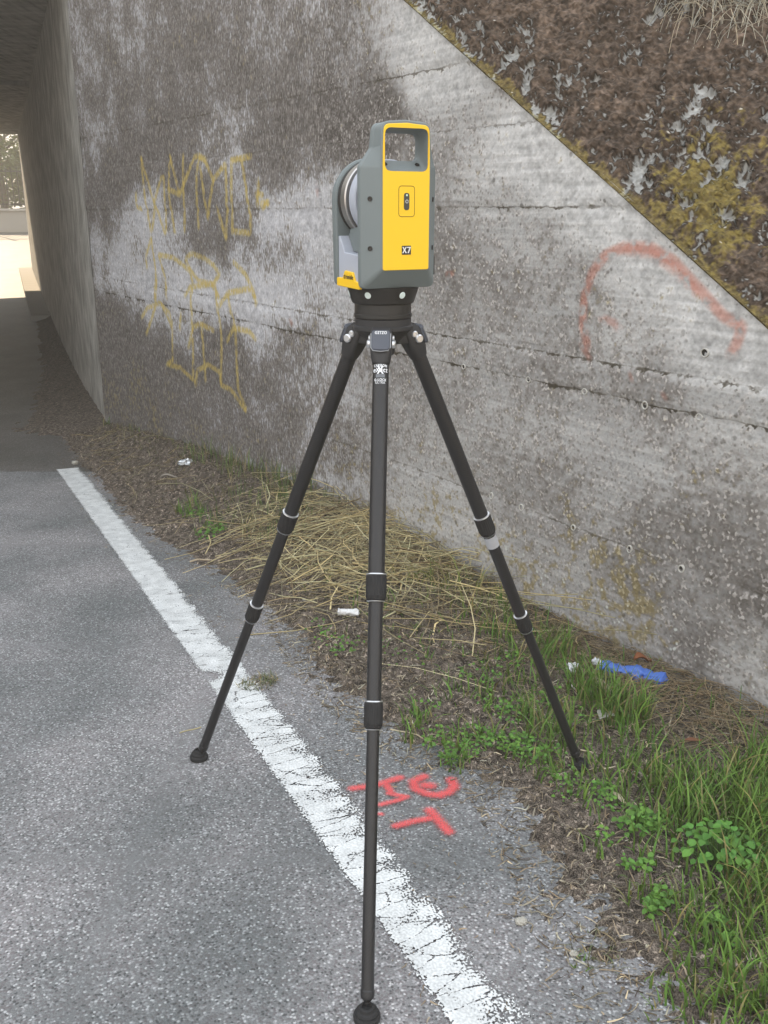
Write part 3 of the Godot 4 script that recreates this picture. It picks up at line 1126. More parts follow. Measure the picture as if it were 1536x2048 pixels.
func build_wall() -> void:
	var far := wall_material(0.0, 3.6, 1024, 5)
	var near := wall_material(3.6, 7.2, 2048, 6)
	var wob := noise(FastNoiseLite.TYPE_SIMPLEX, 1.2, 4, 91)
	var tear := noise(FastNoiseLite.TYPE_SIMPLEX, 9.0, 3, 92)
	var joints: Array[float] = [1.68, 1.47, 1.21, 0.75, 0.65, 0.19]
	var face := func(s: float, h: float) -> Vector3:
		var out := 0.006 * wob.get_noise_2d(s, h)
		for k in 6:
			var e: float = h - joints[k] + 0.006 * tear.get_noise_1d(s + 10.0 * k)
			out += (0.0045 if k % 2 else -0.004) * smoothstep(0.006, -0.006, e)
			out -= 0.007 * exp(-e * e / 0.00012) * clampf(0.3 + 1.6 * tear.get_noise_2d(s * 0.7, 30.0 * k), 0.0, 1.0)
		var p := WALL_ORIGIN + WALL_DIR * s + WALL_OUT * out
		p.y = h
		return p
	var wall := root("wing_wall", WALL_ORIGIN + WALL_DIR * S_START + Vector3(0, -0.3, 0))
	tag(wall, "tall stained concrete wing wall with yellow and red graffiti, top edge sloping down", "wall")
	var back := Transform3D(Basis(), -wall.position)
	var rows := 150
	part(wall, "wall_face", sheet(200, rows, func(i: int, j: int):
		var s := lerpf(S_START, 3.6, i / 200.0)
		return face.call(s, lerpf(wall_top(s), H_LOW, float(j) / rows)), func(_i: int, _j: int, p: Vector3):
			return Vector2((p - WALL_ORIGIN).dot(WALL_DIR) / 3.6, (H_HIGH - p.y) / 3.6), true), far, back)
	part(wall, "wall_face", sheet(240, rows, func(i: int, j: int):
		var s := lerpf(3.6, 7.2, i / 240.0)
		return face.call(s, lerpf(wall_top(s), H_LOW, float(j) / rows)), func(_i: int, _j: int, p: Vector3):
			return Vector2((p - WALL_ORIGIN).dot(WALL_DIR) / 3.6 - 1.0, (H_HIGH - p.y) / 3.6), true), near, back)
	# thickness behind the face
	var st := begin()
	for i in 30:
		var s0 := lerpf(S_START, 7.2, i / 30.0)
		var s1 := lerpf(S_START, 7.2, (i + 1) / 30.0)
		var a := WALL_ORIGIN + WALL_DIR * s0
		var b := WALL_ORIGIN + WALL_DIR * s1
		var u := Vector3(0, wall_top(s0) - 0.002, 0)
		var v := Vector3(0, wall_top(s1) - 0.002, 0)
		var q := WALL_OUT * -0.35
		quad(st, a + u, b + v, b + v + q, a + u + q)
		quad(st, b + q + Vector3(0, H_LOW, 0), a + q + Vector3(0, H_LOW, 0), a + u + q, b + v + q)
	part(wall, "wall_core", done(st), mat("concrete_core", col(0.3, 0.3, 0.29), 0.9), back)
	# formwork tie holes: pale plastic rims round dark discs, the wall itself uncut
	var rim := mat("tie_rim", col(0.52, 0.51, 0.47), 0.8)
	var hole := mat("painted_tie_hole", col(0.02, 0.018, 0.015), 0.95)  # near-black colour stands in for the shade inside the hole
	for k in TIE_HOLES.size():
		var q: Array = TIE_HOLES[k]
		var p: Vector3 = face.call(q[0], q[1]) - wall.position + WALL_OUT * 0.001
		var r := 0.0105 if k < 10 else 0.0125
		var turn := Basis(WALL_DIR, WALL_OUT, WALL_DIR.cross(WALL_OUT))
		rng.seed = 400 + k
		var sx := rng.randf_range(0.85, 1.1)
		var tr := Transform3D(turn * Basis.from_scale(Vector3(sx, 1, rng.randf_range(0.9, 1.2))), p)
		var rm := part(wall, "painted_tie_hole", turned([Vector2(r, -0.012), Vector2(r + 0.0006, 0.0025), Vector2(r, 0.004), Vector2(r - 0.0022, 0.004), Vector2(r - 0.0026, -0.002)], 18), rim, tr)
		part(rm, "hole", turned([Vector2(r - 0.002, -0.0005), Vector2(r - 0.004, -0.0008), Vector2(0, -0.001)], 18), hole)  # flat disc, hole depth only painted by its dark colour

const BANK_EDGE := Vector3(0.47557, -0.52604, 0.70506)   # down along the wall's sloping top
const BANK_LEVEL := Vector3(0.90845, 0, 0.41799)          # level, along the bank
const BANK_OUT := Vector3(-0.3201, 0.64307, 0.6957)
const BANK_FROM := Vector3(0.09358, 1.92265, -3.816)

func build_slope() -> void:
	# the concrete-lined bank above the wall, overgrown with brown moss cushions
	var p0 := BANK_FROM
	var e := BANK_EDGE
	var up := BANK_OUT
	var w := 1536
	var n := 896
	var span := Vector2(3.4, 2.0)
	var off := Vector2(-0.8, -0.02)
	var blob := noise(FastNoiseLite.TYPE_CELLULAR, 26.0, 1, 101)
	blob.cellular_return_type = FastNoiseLite.RETURN_DISTANCE
	blob.domain_warp_enabled = true
	blob.domain_warp_amplitude = 0.02
	blob.domain_warp_frequency = 20.0
	var blob2 := noise(FastNoiseLite.TYPE_CELLULAR, 60.0, 1, 102)
	blob2.cellular_return_type = FastNoiseLite.RETURN_DISTANCE
	var patch := noise(FastNoiseLite.TYPE_SIMPLEX, 2.6, 4, 103)
	var patch2 := noise(FastNoiseLite.TYPE_SIMPLEX, 13.0, 4, 108)
	var fine := noise(FastNoiseLite.TYPE_VALUE_CUBIC, 110.0, 2, 104)
	var frag := noise(FastNoiseLite.TYPE_SIMPLEX, 42.0, 3, 109)
	var hue := noise(FastNoiseLite.TYPE_CELLULAR, 26.0, 1, 101)
	hue.cellular_return_type = FastNoiseLite.RETURN_CELL_VALUE
	hue.domain_warp_enabled = true
	hue.domain_warp_amplitude = 0.02
	hue.domain_warp_frequency = 20.0
	# level and downhill distance of a point
	var moss := func(x: float, y: float) -> float:      # 0 bare, 1 cushion
		return smoothstep(-0.16, 0.03, patch.get_noise_2d(x, y * 0.6) * 0.6 + patch2.get_noise_2d(x, y * 0.55) * 0.7 + frag.get_noise_2d(x, y) * 0.34 + 0.32 + 0.1 * (x - y))
	var nx := 310
	var ny := 180
	var place := func(i: int, j: int):
		var a := off.x + span.x * i / nx
		var b := off.y + span.y * j / ny
		var x := a * 0.727 + b
		var y := a * 0.687
		var hh := 0.0
		if b > 0.0:
			hh = moss.call(x, y) * (0.026 * (1.0 - clampf(blob.get_noise_2d(x, y) + 1.0, 0.0, 1.0)) + 0.012 * (1.0 - clampf(blob2.get_noise_2d(x, y) + 1.0, 0.0, 1.0))) * smoothstep(0.0, 0.06, b) + 0.002 * fine.get_noise_2d(x, y)
		return p0 + e * a + BANK_LEVEL * b + up * hh
	var pix := PackedByteArray()
	pix.resize(w * n * 3)
	var hgt := PackedByteArray()
	hgt.resize(w * n)
	for yy in n:
		var b := off.y + span.y * (yy + 0.5) / n
		for xx in w:
			var a := off.x + span.x * (xx + 0.5) / w
			var i := yy * w + xx
			var x := a * 0.727 + b
			var y := a * 0.687
			var g := fine.get_noise_2d(x, y)
			var pn := patch.get_noise_2d(x, y * 0.6)
			var p2 := patch2.get_noise_2d(x, y * 0.55)
			var fr := frag.get_noise_2d(x, y)
			var m := smoothstep(-0.16, 0.03, pn * 0.6 + p2 * 0.7 + fr * 0.34 + 0.32 + 0.1 * (x - y) + g * 0.6)
			var t := 156.0 + g * 70.0
			var k := 77.0 + g * 40.0 + p2 * 24.0 + pn * 16.0 + fr * 24.0 + hue.get_noise_2d(x, y) * 10.0
			var cr := lerpf(t, k * 1.06, m)
			var cg := lerpf(t, k * 0.92, m)
			var cb := lerpf(t - 3.0, k * 0.81, m)
			# yellow lichen in one spread and along the rim
			var dd := Vector2((x - 1.16) / 0.16, (y - 0.94) / 0.26).length()
			var ye := clampf((0.85 - dd + p2 * 1.0 + g * 0.9) / 0.5, 0.0, 1.0) * 1.3
			ye = maxf(ye, clampf((0.55 - b / 0.03 + p2 * 1.2 + g * 1.0) / 0.6, 0.0, 1.0)) * 0.45
			cr = lerpf(cr, 140.0 + g * 50.0, ye)
			cg = lerpf(cg, 126.0 + g * 46.0, ye)
			cb = lerpf(cb, 62.0, ye)
			hgt[i] = clampi(int(60 + g * 30 + m * (120.0 - 110.0 * (blob.get_noise_2d(x, y) + 1.0) - 60.0 * (blob2.get_noise_2d(x, y) + 1.0) + fr * 40.0)), 0, 255)
			i *= 3
			pix[i] = clampi(int(cr), 0, 255)
			pix[i + 1] = clampi(int(cg), 0, 255)
			pix[i + 2] = clampi(int(cb), 0, 255)
	rng.seed = 77
	var grain := PackedByteArray()
	grain.resize(w * n)
	grain.fill(128)
	for i in 150:
		dab(pix, w, n, rng.randf() * w, rng.randf() * n, rng.randf_range(1.0, 2.6), Color8(205, 204, 196), 0.9, grain, 0.0)
	var mm := mat("mossy_concrete", Color.WHITE, 0.95)
	mm.metallic_specular = 0.2
	mm.albedo_texture = picture(pix, w, n, Image.FORMAT_RGB8)
	mm.texture_repeat = false
	relief(mm, picture(hgt, w, n, Image.FORMAT_L8), 3.0)
	var bank := top("mossy_bank", sheet(nx, ny, place, func(i: int, j: int, _p: Vector3): return Vector2(float(i) / nx, float(j) / ny)), mm)
	tag(bank, "", "", "", "structure")
	# the lining's thin front edge over the wall
	var rim := sheet(300, 2, func(i: int, j: int):
		var a := off.x + span.x * i / 300.0
		var q := p0 + e * a + BANK_LEVEL * off.y
		return q - up * (0.011 * j) + WALL_OUT * (-0.004 * j) + up * 0.003 * fine.get_noise_2d(a, 5.0), func(i: int, j: int, _p: Vector3): return Vector2(i / 300.0, 0.003 + 0.006 * j), true)
	tag(top("bank_rim", rim, mm), "", "", "", "structure")
	# a drain hole in the yellow spread
	var drain := part(bank, "drain_hole", turned([Vector2(0.013, 0.004), Vector2(0.011, 0.005), Vector2(0.009, 0.0035), Vector2(0, 0.003)], 16), mat("drain_hole", col(0.03, 0.028, 0.022), 0.9), Transform3D(Basis(BANK_LEVEL, BANK_OUT, BANK_LEVEL.cross(BANK_OUT)), p0 + e * 1.4 + BANK_LEVEL * 0.16 + up * 0.004))
	drain.set_meta("label", "dark round drain hole in the yellow lichen patch")
	# the wider bank, its crest and far side
	var earth := mat("dry_grassy_earth", col(0.09, 0.08, 0.045), 0.95)
	var st := begin()
	var k0 := p0 + e * ((CREST - p0.y) / e.y)
	var k1 := p0 + e * ((-0.5 - p0.y) / e.y)
	var down := up * -0.045
	var wide := BANK_LEVEL * 34.0
	quad(st, k0 + down, k1 + down, k1 + down + wide, k0 + down + wide)
	var far := axis_in * 16.9
	quad(st, k0 + down + wide, k0 + down + wide + far, k0 + down + far, k0 + down)
	var toe := far + axis_in * 7.0 - Vector3(0, 4.3, 0)
	quad(st, k0 + far + down + axis_side * 34.0, k0 + axis_side * 34.0 + toe, k0 + toe + axis_side * 2.5, k0 + far + down + axis_side * 0.4)
	# the other side of the road
	var l0 := k0 - axis_side * 7.2
	quad(st, l0 - axis_side * 34.0, l0 - axis_in * 7.0 - Vector3(0, 4.6, 0) - axis_side * 34.0, l0 - axis_in * 7.0 - Vector3(0, 4.6, 0) - axis_side * 0.4, l0)
	quad(st, l0, l0 + far, l0 + far - axis_side * 34.0, l0 - axis_side * 34.0)
	quad(st, l0 + far, l0 + toe, l0 + toe - axis_side * 34.0, l0 + far - axis_side * 34.0)
	tag(top("embankment", done(st), earth), "", "", "", "structure")

func build_tunnel() -> void:
	var conc := board_concrete()
	var t := root("underpass", corner + Vector3(0, -0.5, 0))
	tag(t, "dark concrete road underpass opening at the left, sunlit at its far end", "underpass")
	var back := Transform3D(Basis(), -t.position)
	var long := 16.9
	var wall := func(o: Vector3, flip: bool, called: String):
		var me := sheet(80, 12, func(i: int, j: int):
			var p := o + axis_in * (long * i / 80.0)
			p.y = lerpf(CEILING + 0.05, -1.0, j / 12.0)
			return p, func(i: int, j: int, _p: Vector3): return Vector2(long * i / 80.0, 4.0 * j / 12.0), flip)
		part(t, called, me, conc, back)
	wall.call(corner, false, "side_wall")
	wall.call(corner - axis_side * 6.4, true, "side_wall")
	var st := begin()
	slab(st, corner + axis_side * 0.25 + axis_in * (long / 2) + Vector3(0, 1.7, 0), axis_side * 0.245, Vector3(0, 2.7, 0), axis_in * (long / 2 - 0.01))
	slab(st, corner - axis_side * 6.65 + axis_in * (long / 2) + Vector3(0, 1.7, 0), axis_side * 0.245, Vector3(0, 2.7, 0), axis_in * (long / 2 - 0.01))
	part(t, "wall_core", done(st), mat("concrete_core", col(0.3, 0.29, 0.27), 0.9), back)
	# deck in two casts with a joint between them
	var first := 7.6
	var slab_m := conc.duplicate() as StandardMaterial3D
	slab_m.uv1_triplanar = true
	slab_m.uv1_scale = Vector3(0.35, 0.2, 0.35)
	for q in [[0.02, first, 0.0], [first + 0.03, long, 0.05]]:
		st = begin()
		slab(st, corner - axis_side * 3.2 + axis_in * ((q[0] + q[1]) / 2) + Vector3(0, CEILING + 0.55 - q[2], 0), axis_side * 3.5, Vector3(0, 0.55, 0), axis_in * ((q[1] - q[0]) / 2))
		part(t, "deck_slab", done(st), slab_m, back)
	for q in [0.15, long - 0.15]:
		st = begin()
		slab(st, corner - axis_side * 3.2 + axis_in * q + Vector3(0, CEILING + 1.85, 0), axis_side * 5.2, Vector3(0, 0.75, 0), axis_in * 0.15)
		part(t, "parapet", done(st), slab_m, back)
	# kerb along the wall inside
	var k := root("tunnel_kerb", corner - axis_side * 0.14 + axis_in * 12.0)
	st = begin()
	for i in 20:
		var a := corner - axis_side * 0.15 + axis_in * (8.6 + 0.4 * i)
		var b := a + axis_in * 0.39
		a.y = road_y(a.z)
		b.y = road_y(b.z)
		slab(st, (a + b) / 2 + Vector3(0, 0.0, 0), axis_side * 0.14, Vector3(0, 0.09, 0), (b - a) / 2)
	part(k, "kerb_stones", done(st), conc, Transform3D(Basis(), -k.position))
	tag(k, "low concrete kerb along the wall inside the dark underpass", "kerb")
	# wing wall on the other side of the road, outside the picture
	var w := root("plain_wing_wall", corner - axis_side * 6.4)
	st = begin()
	var d2 := Vector3(0.1444, 0, 0.9895)
	var o2 := corner - axis_side * 6.4
	var q2 := Vector3(-0.9895, 0, 0.1444) * 0.35
	for i in 12:
		var a := o2 + d2 * (0.6 * i)
		var b := o2 + d2 * (0.6 * (i + 1))
		var ha := Vector3(0, CREST - 0.6 * i * 0.6, 0)
		var hb := Vector3(0, CREST - 0.6 * (i + 1) * 0.6, 0)
		var low := Vector3(0, -0.8, 0)
		quad(st, b + low, a + low, a + ha, b + hb)
		quad(st, a + ha, a + ha + q2, b + hb + q2, b + hb)
		quad(st, a + low + q2, b + low + q2, b + hb + q2, a + ha + q2)
	part(w, "wall_face", done(st), slab_m, Transform3D(Basis(), -w.position))
	tag(w, "plain concrete wing wall on the far left side of the road", "wall")

func build_beyond() -> void:
	# low wall with a metal fence, and trees in the sun past the tunnel
	var o := Vector3(-10.6, 0, -33.6)
	var x := Vector3(0.99, 0, -0.14).normalized()
	var z := Vector3(0.14, 0, 0.99).normalized()
	var ground := road_y(o.z)
	var w := root("low_wall", o + Vector3(0, ground - 0.3, 0))
	var st := begin()
	slab(st, Vector3(0, 0.48, 0), x * 9.0, Vector3(0, 0.48, 0), z * 0.12)
	part(w, "wall_body", done(st), mat("pale_render", col(0.42, 0.4, 0.36), 0.9))
	st = begin()
	slab(st, Vector3(0, 1.0, 0), x * 9.02, Vector3(0, 0.035, 0), z * 0.17)
	part(w, "coping", done(st), mat("pale_coping", col(0.5, 0.48, 0.44), 0.9))
	tag(w, "low pale wall under the metal fence beyond the underpass", "wall")
	var f := root("metal_fence", w.position + Vector3(0, 1.03, 0))
	var iron := mat("dark_iron", col(0.05, 0.055, 0.06), 0.5, 0.4)
	st = begin()
	slab(st, Vector3.ZERO, Vector3(0.012, 0, 0), Vector3(0, 0.62, 0), Vector3(0, 0, 0.012))
	var bar := done(st)
	st = begin()
	slab(st, Vector3.ZERO, Vector3(0.03, 0, 0), Vector3(0, 0.78, 0), Vector3(0, 0, 0.03))
	var post := done(st)
	var turn := Basis(x, Vector3.UP, z)
	for i in 96:
		var p := x * (-8.6 + 0.18 * i)
		if i % 8 == 0:
			part(f, "post", post, iron, Transform3D(turn, p + Vector3(0, 0.78, 0)))
		else:
			part(f, "bar", bar, iron, Transform3D(turn, p + Vector3(0, 0.68, 0)))
	for h in [0.14, 1.18]:
		st = begin()
		slab(st, Vector3(0, h, 0), x * 8.7, Vector3(0, 0.02, 0), z * 0.02)
		part(f, "rail", done(st), iron)
	tag(f, "dark metal bar fence on the low wall beyond the underpass", "fence")
	var bark := mat("bark", col(0.1, 0.075, 0.05), 0.9)
	var leaf := mat("tree_leaves", Color.WHITE, 0.6)
	leaf.vertex_color_use_as_albedo = true
	leaf.backlight_enabled = true
	leaf.backlight = Color(0.95, 0.95, 0.6)
	var spots := [[-15.6, -41.0, 7.0, "pale leafy tree behind the metal fence, seen through the underpass"], [-11.6, -43.0, 8.5, "taller leafy tree behind the right end of the metal fence"], [-20.5, -44.0, 8.0, "leafy tree behind the left end of the metal fence"]]
	for k in spots.size():
		var q: Array = spots[k]
		rng.seed = 700 + k
		var t := root("leafy_tree", Vector3(q[0], 0.75, q[1]))
		tag(t, q[3], "tree", "trees beyond the underpass")
		st = begin()
		lathe(st, [Vector2(0.2, -0.1), Vector2(0.14, 1.2), Vector2(0.1, 3.0), Vector2(0.03, q[2] * 0.8)], 8, false)
		for i in 7:
			var a := rng.randf() * TAU
			var h0 := rng.randf_range(1.2, 3.4)
			tube(st, [Vector3(0, h0, 0), Vector3(cos(a), h0 + 0.7, sin(a)), Vector3(cos(a) * 2.0, h0 + 1.7, sin(a) * 2.0)], 0.045, 5)
		part(t, "trunk", done(st), bark)
		var v := PackedVector3Array()
		var nn := PackedVector3Array()
		var cc := PackedColorArray()
		for i in 80:
			var a := rng.randf() * TAU
			var hh: float = rng.randf_range(0.8, q[2])
			var rr: float = sqrt(rng.randf()) * q[2] * 0.34 * (1.0 - 0.55 * hh / q[2])
			var mid := Vector3(cos(a) * rr, hh, sin(a) * rr)
			var tone := rng.randf_range(0.7, 1.25)
			for l in 120:
				var p := mid + Vector3(rng.randfn(0, 0.38), rng.randfn(0, 0.3), rng.randfn(0, 0.38))
				var u := Vector3(rng.randf_range(-1, 1), rng.randf_range(-0.6, 0.6), rng.randf_range(-1, 1)).normalized() * rng.randf_range(0.09, 0.17)
				var s := u.cross(Vector3(rng.randf_range(-1, 1), 1, rng.randf_range(-1, 1))).normalized() * 0.07
				var no := s.cross(u).normalized()
				var c := Color(0.12 * tone, 0.16 * tone, 0.06 * tone)
				for pt in [p - u, p + u, p + s, p - u, p - s, p + u]:
					v.append(pt)
					nn.append(no)
					cc.append(c)
		var arrays := []
		arrays.resize(Mesh.ARRAY_MAX)
		arrays[Mesh.ARRAY_VERTEX] = v
		arrays[Mesh.ARRAY_NORMAL] = nn
		arrays[Mesh.ARRAY_COLOR] = cc
		var am := ArrayMesh.new()
		am.add_surface_from_arrays(Mesh.PRIMITIVE_TRIANGLES, arrays)
		part(t, "crown", am, leaf)

func build_soil() -> void:
	var m := soil_material()
	var o := top("verge_soil", sheet(560, 76, func(i: int, j: int):
		var s := lerpf(0.1, 8.2, i / 560.0)
		var w := lookup(soil_edge, s) * 1.35 * j / 76.0 - 0.02
		var p := WALL_ORIGIN + WALL_DIR * s + WALL_OUT * w
		p.y = soil_y(s, maxf(w, 0.0))
		return p, func(_i: int, _j: int, p: Vector3): return Vector2(p.x, p.z) * 1.1, true), m)
	tag(o, "", "", "", "structure")
	# drift of dirt along the wall inside the tunnel
	o = top("tunnel_dirt", sheet(90, 12, func(i: int, j: int):
		var a := 11.6 * i / 90.0 - 0.9
		var wide := 0.62 * exp(-maxf(a, 0.0) / 4.0) + 0.22
		var w := wide * j / 12.0
		var p := corner + axis_in * a - axis_side * w
		p.y = road_y(p.z) + lerpf(0.07, -0.03, j / 12.0) - 0.12 * (1.0 - smoothstep(-0.9, 0.2, a)) - 0.1 * smoothstep(9.0, 10.7, a) + 0.02 * hump.get_noise_2d(p.x * 90.0, p.z * 90.0)
		return p, func(_i: int, _j: int, p: Vector3): return Vector2(p.x, p.z) * 1.1, false), m)
	tag(o, "", "", "", "structure")

# ------------------------------------------------------------------ plants and litter
class Cloud:
	var v := PackedVector3Array()
	var n := PackedVector3Array()
	var c := PackedColorArray()
	var ix := PackedInt32Array()

	# a ribbon through points that narrows to a tip
	func blade(pts: PackedVector3Array, side: Vector3, width: float, color: Color, tip := 0.0) -> void:
		var k := pts.size()
		var b := v.size()
		if side.cross(pts[k - 1] - pts[0]).y < 0.0: side = -side
		for i in k:
			var t := float(i) / (k - 1)
			var d := (pts[mini(i + 1, k - 1)] - pts[maxi(i - 1, 0)])
			var no := side.cross(d).normalized()
			var w := side * width * 0.5 * lerpf(1.0, tip, t * t)
			v.append(pts[i] - w)
			v.append(pts[i] + w)
			n.append(no)
			n.append(no)
			c.append(color)
			c.append(color)
		for i in k - 1:
			var a := b + 2 * i
			ix.append_array([a, a + 2, a + 1, a + 1, a + 2, a + 3])

	# three-sided stalk
	func stalk(pts: PackedVector3Array, r: float, color: Color) -> void:
		var b := v.size()
		for i in pts.size():
			var d := (pts[mini(i + 1, pts.size() - 1)] - pts[maxi(i - 1, 0)]).normalized()
			var u := d.cross(Vector3.UP if absf(d.y) < 0.95 else Vector3.RIGHT).normalized()
			var w := u.cross(d)
			for k in 3:
				var t := TAU * k / 3.0 + 0.5
				var o := u * cos(t) + w * sin(t)
				v.append(pts[i] + o * r)
				n.append(o)
				c.append(color)
		for i in pts.size() - 1:
			for k in 3:
				var a := b + 3 * i + k
				var e := b + 3 * i + (k + 1) % 3
				ix.append_array([a, e, a + 3, e, e + 3, a + 3])

	# a leaf folded along its midrib: p its foot, d its length, s half its width
	func leaf(p: Vector3, d: Vector3, s: Vector3, up: Vector3, color: Color) -> void:
		var b := v.size()
		var fold := up * s.length() * 0.35
		var row := [p, p + d * 0.33, p + d * 0.68 - up * s.length() * 0.08, p + d - up * s.length() * 0.4]
		for q in row: v.append(q)
		for q in [p + d * 0.12 + s * 0.62 + fold * 0.6, p + d * 0.45 + s + fold, p + d * 0.8 + s * 0.7 + fold * 0.5, p + d * 0.12 - s * 0.62 + fold * 0.6, p + d * 0.45 - s + fold, p + d * 0.8 - s * 0.7 + fold * 0.5]: v.append(q)
		for i in 10:
			n.append((up + (s if i > 3 and i < 7 else -s if i > 6 else Vector3.ZERO) * -0.3 / maxf(s.length(), 0.0001)).normalized())
			c.append(color)
		for t in [[0, 4, 1], [1, 4, 5], [1, 5, 2], [2, 5, 6], [2, 6, 3], [0, 1, 7], [1, 8, 7], [1, 2, 8], [2, 9, 8], [2, 3, 9]]:
			for q in t: ix.append(b + q)

	func mesh() -> ArrayMesh:
		var arrays := []
		arrays.resize(Mesh.ARRAY_MAX)
		arrays[Mesh.ARRAY_VERTEX] = v
		arrays[Mesh.ARRAY_NORMAL] = n
		arrays[Mesh.ARRAY_COLOR] = c
		arrays[Mesh.ARRAY_INDEX] = ix
		var m := ArrayMesh.new()
		m.add_surface_from_arrays(Mesh.PRIMITIVE_TRIANGLES, arrays)
		return m

func grown(called: String, rough := 0.65, through := 0.35) -> StandardMaterial3D:
	var m := mat(called, Color.WHITE, rough)
	m.vertex_color_use_as_albedo = true
	m.metallic_specular = 0.35
	if through > 0.0:
		m.backlight_enabled = true
		m.backlight = Color(through, through, through)
	return m

func disc() -> Vector2:
	var a := rng.randf() * TAU
	return Vector2(cos(a), sin(a)) * sqrt(rng.randf())

func grass_blade(g: Cloud, x: float, z: float, tall: float, wide: float, c: Color, lean: float) -> void:
	var y := ground_at(x, z) - 0.008
	var a := rng.randf() * TAU
	var out := Vector3(cos(a), 0, sin(a))
	var l := tall * rng.randf_range(0.5, 1.15)
	var b := l * lean * rng.randf_range(0.2, 1.3)
	var p := Vector3(x, y, z)
	var pts := PackedVector3Array()
	for k in 5:
		var t := k / 4.0
		pts.append(p + Vector3(0, l * (t - 0.32 * lean * t * t * t), 0) + out * b * t * t)
	var tw := a + PI / 2 + rng.randf_range(-0.7, 0.7)
	g.blade(pts, Vector3(cos(tw), 0, sin(tw)), wide * rng.randf_range(0.6, 1.2), c, 0.08)

func tint(r: float, g: float, b: float, spread: float) -> Color:
	var k := rng.randf_range(1.0 - spread, 1.0 + spread)
	var h := rng.randf_range(-0.1, 0.1)
	return Color(r * k * (1.0 + h), g * k, b * k * (1.0 - h))

func lying(g: Cloud, x: float, z: float, length: float, r: float, c: Color, lift: float, turn: float, tilt: float, flat := false) -> void:
	var d := Vector3(cos(turn), 0, sin(turn))
	var pts := PackedVector3Array()
	var bend := rng.randf_range(-0.14, 0.14) * length
	var s := Vector3(-d.z, 0, d.x)
	for k in 4:
		var t := k / 3.0 - 0.5
		var p := Vector3(x, 0, z) + d * length * t + s * bend * (t * t * 4.0 - 0.5)
		p.y = ground_at(p.x, p.z) + r + lift + tilt * (t + 0.5) * length + 0.2 * absf(bend) * (1.0 - 4.0 * t * t)
		var w := to_wall(p.x, p.z)
		if w.y < 0.012: p += WALL_OUT * (0.012 - w.y)
		pts.append(p)
	if flat: g.blade(pts, (s + Vector3(0, rng.randf_range(-0.6, 0.6), 0)).normalized(), r * 2.0, c, 0.4)
	else: g.stalk(pts, r, c)

func on_verge(s: float, f: float) -> Vector2:
	var p := WALL_ORIGIN + WALL_DIR * s + WALL_OUT * (lookup(soil_edge, s) * f)
	return Vector2(p.x, p.z)

const LONE_TUFTS := [
	[[0], "bright green grass tuft at the foot of the tunnel corner"],
	[[7], "upright green grass tuft on the verge left of the tripod"],
	[[8], "low green grass tuft at the soil edge left of the tripod"],
	[[45], "thin green grass tuft on bare soil left of the round-leaved weed"],
	[[60, 61], "grey-green dry grass tuft on the soil, bottom right"],
	[[63, 64, 65], "small olive grass tuft growing from the white line"],
]

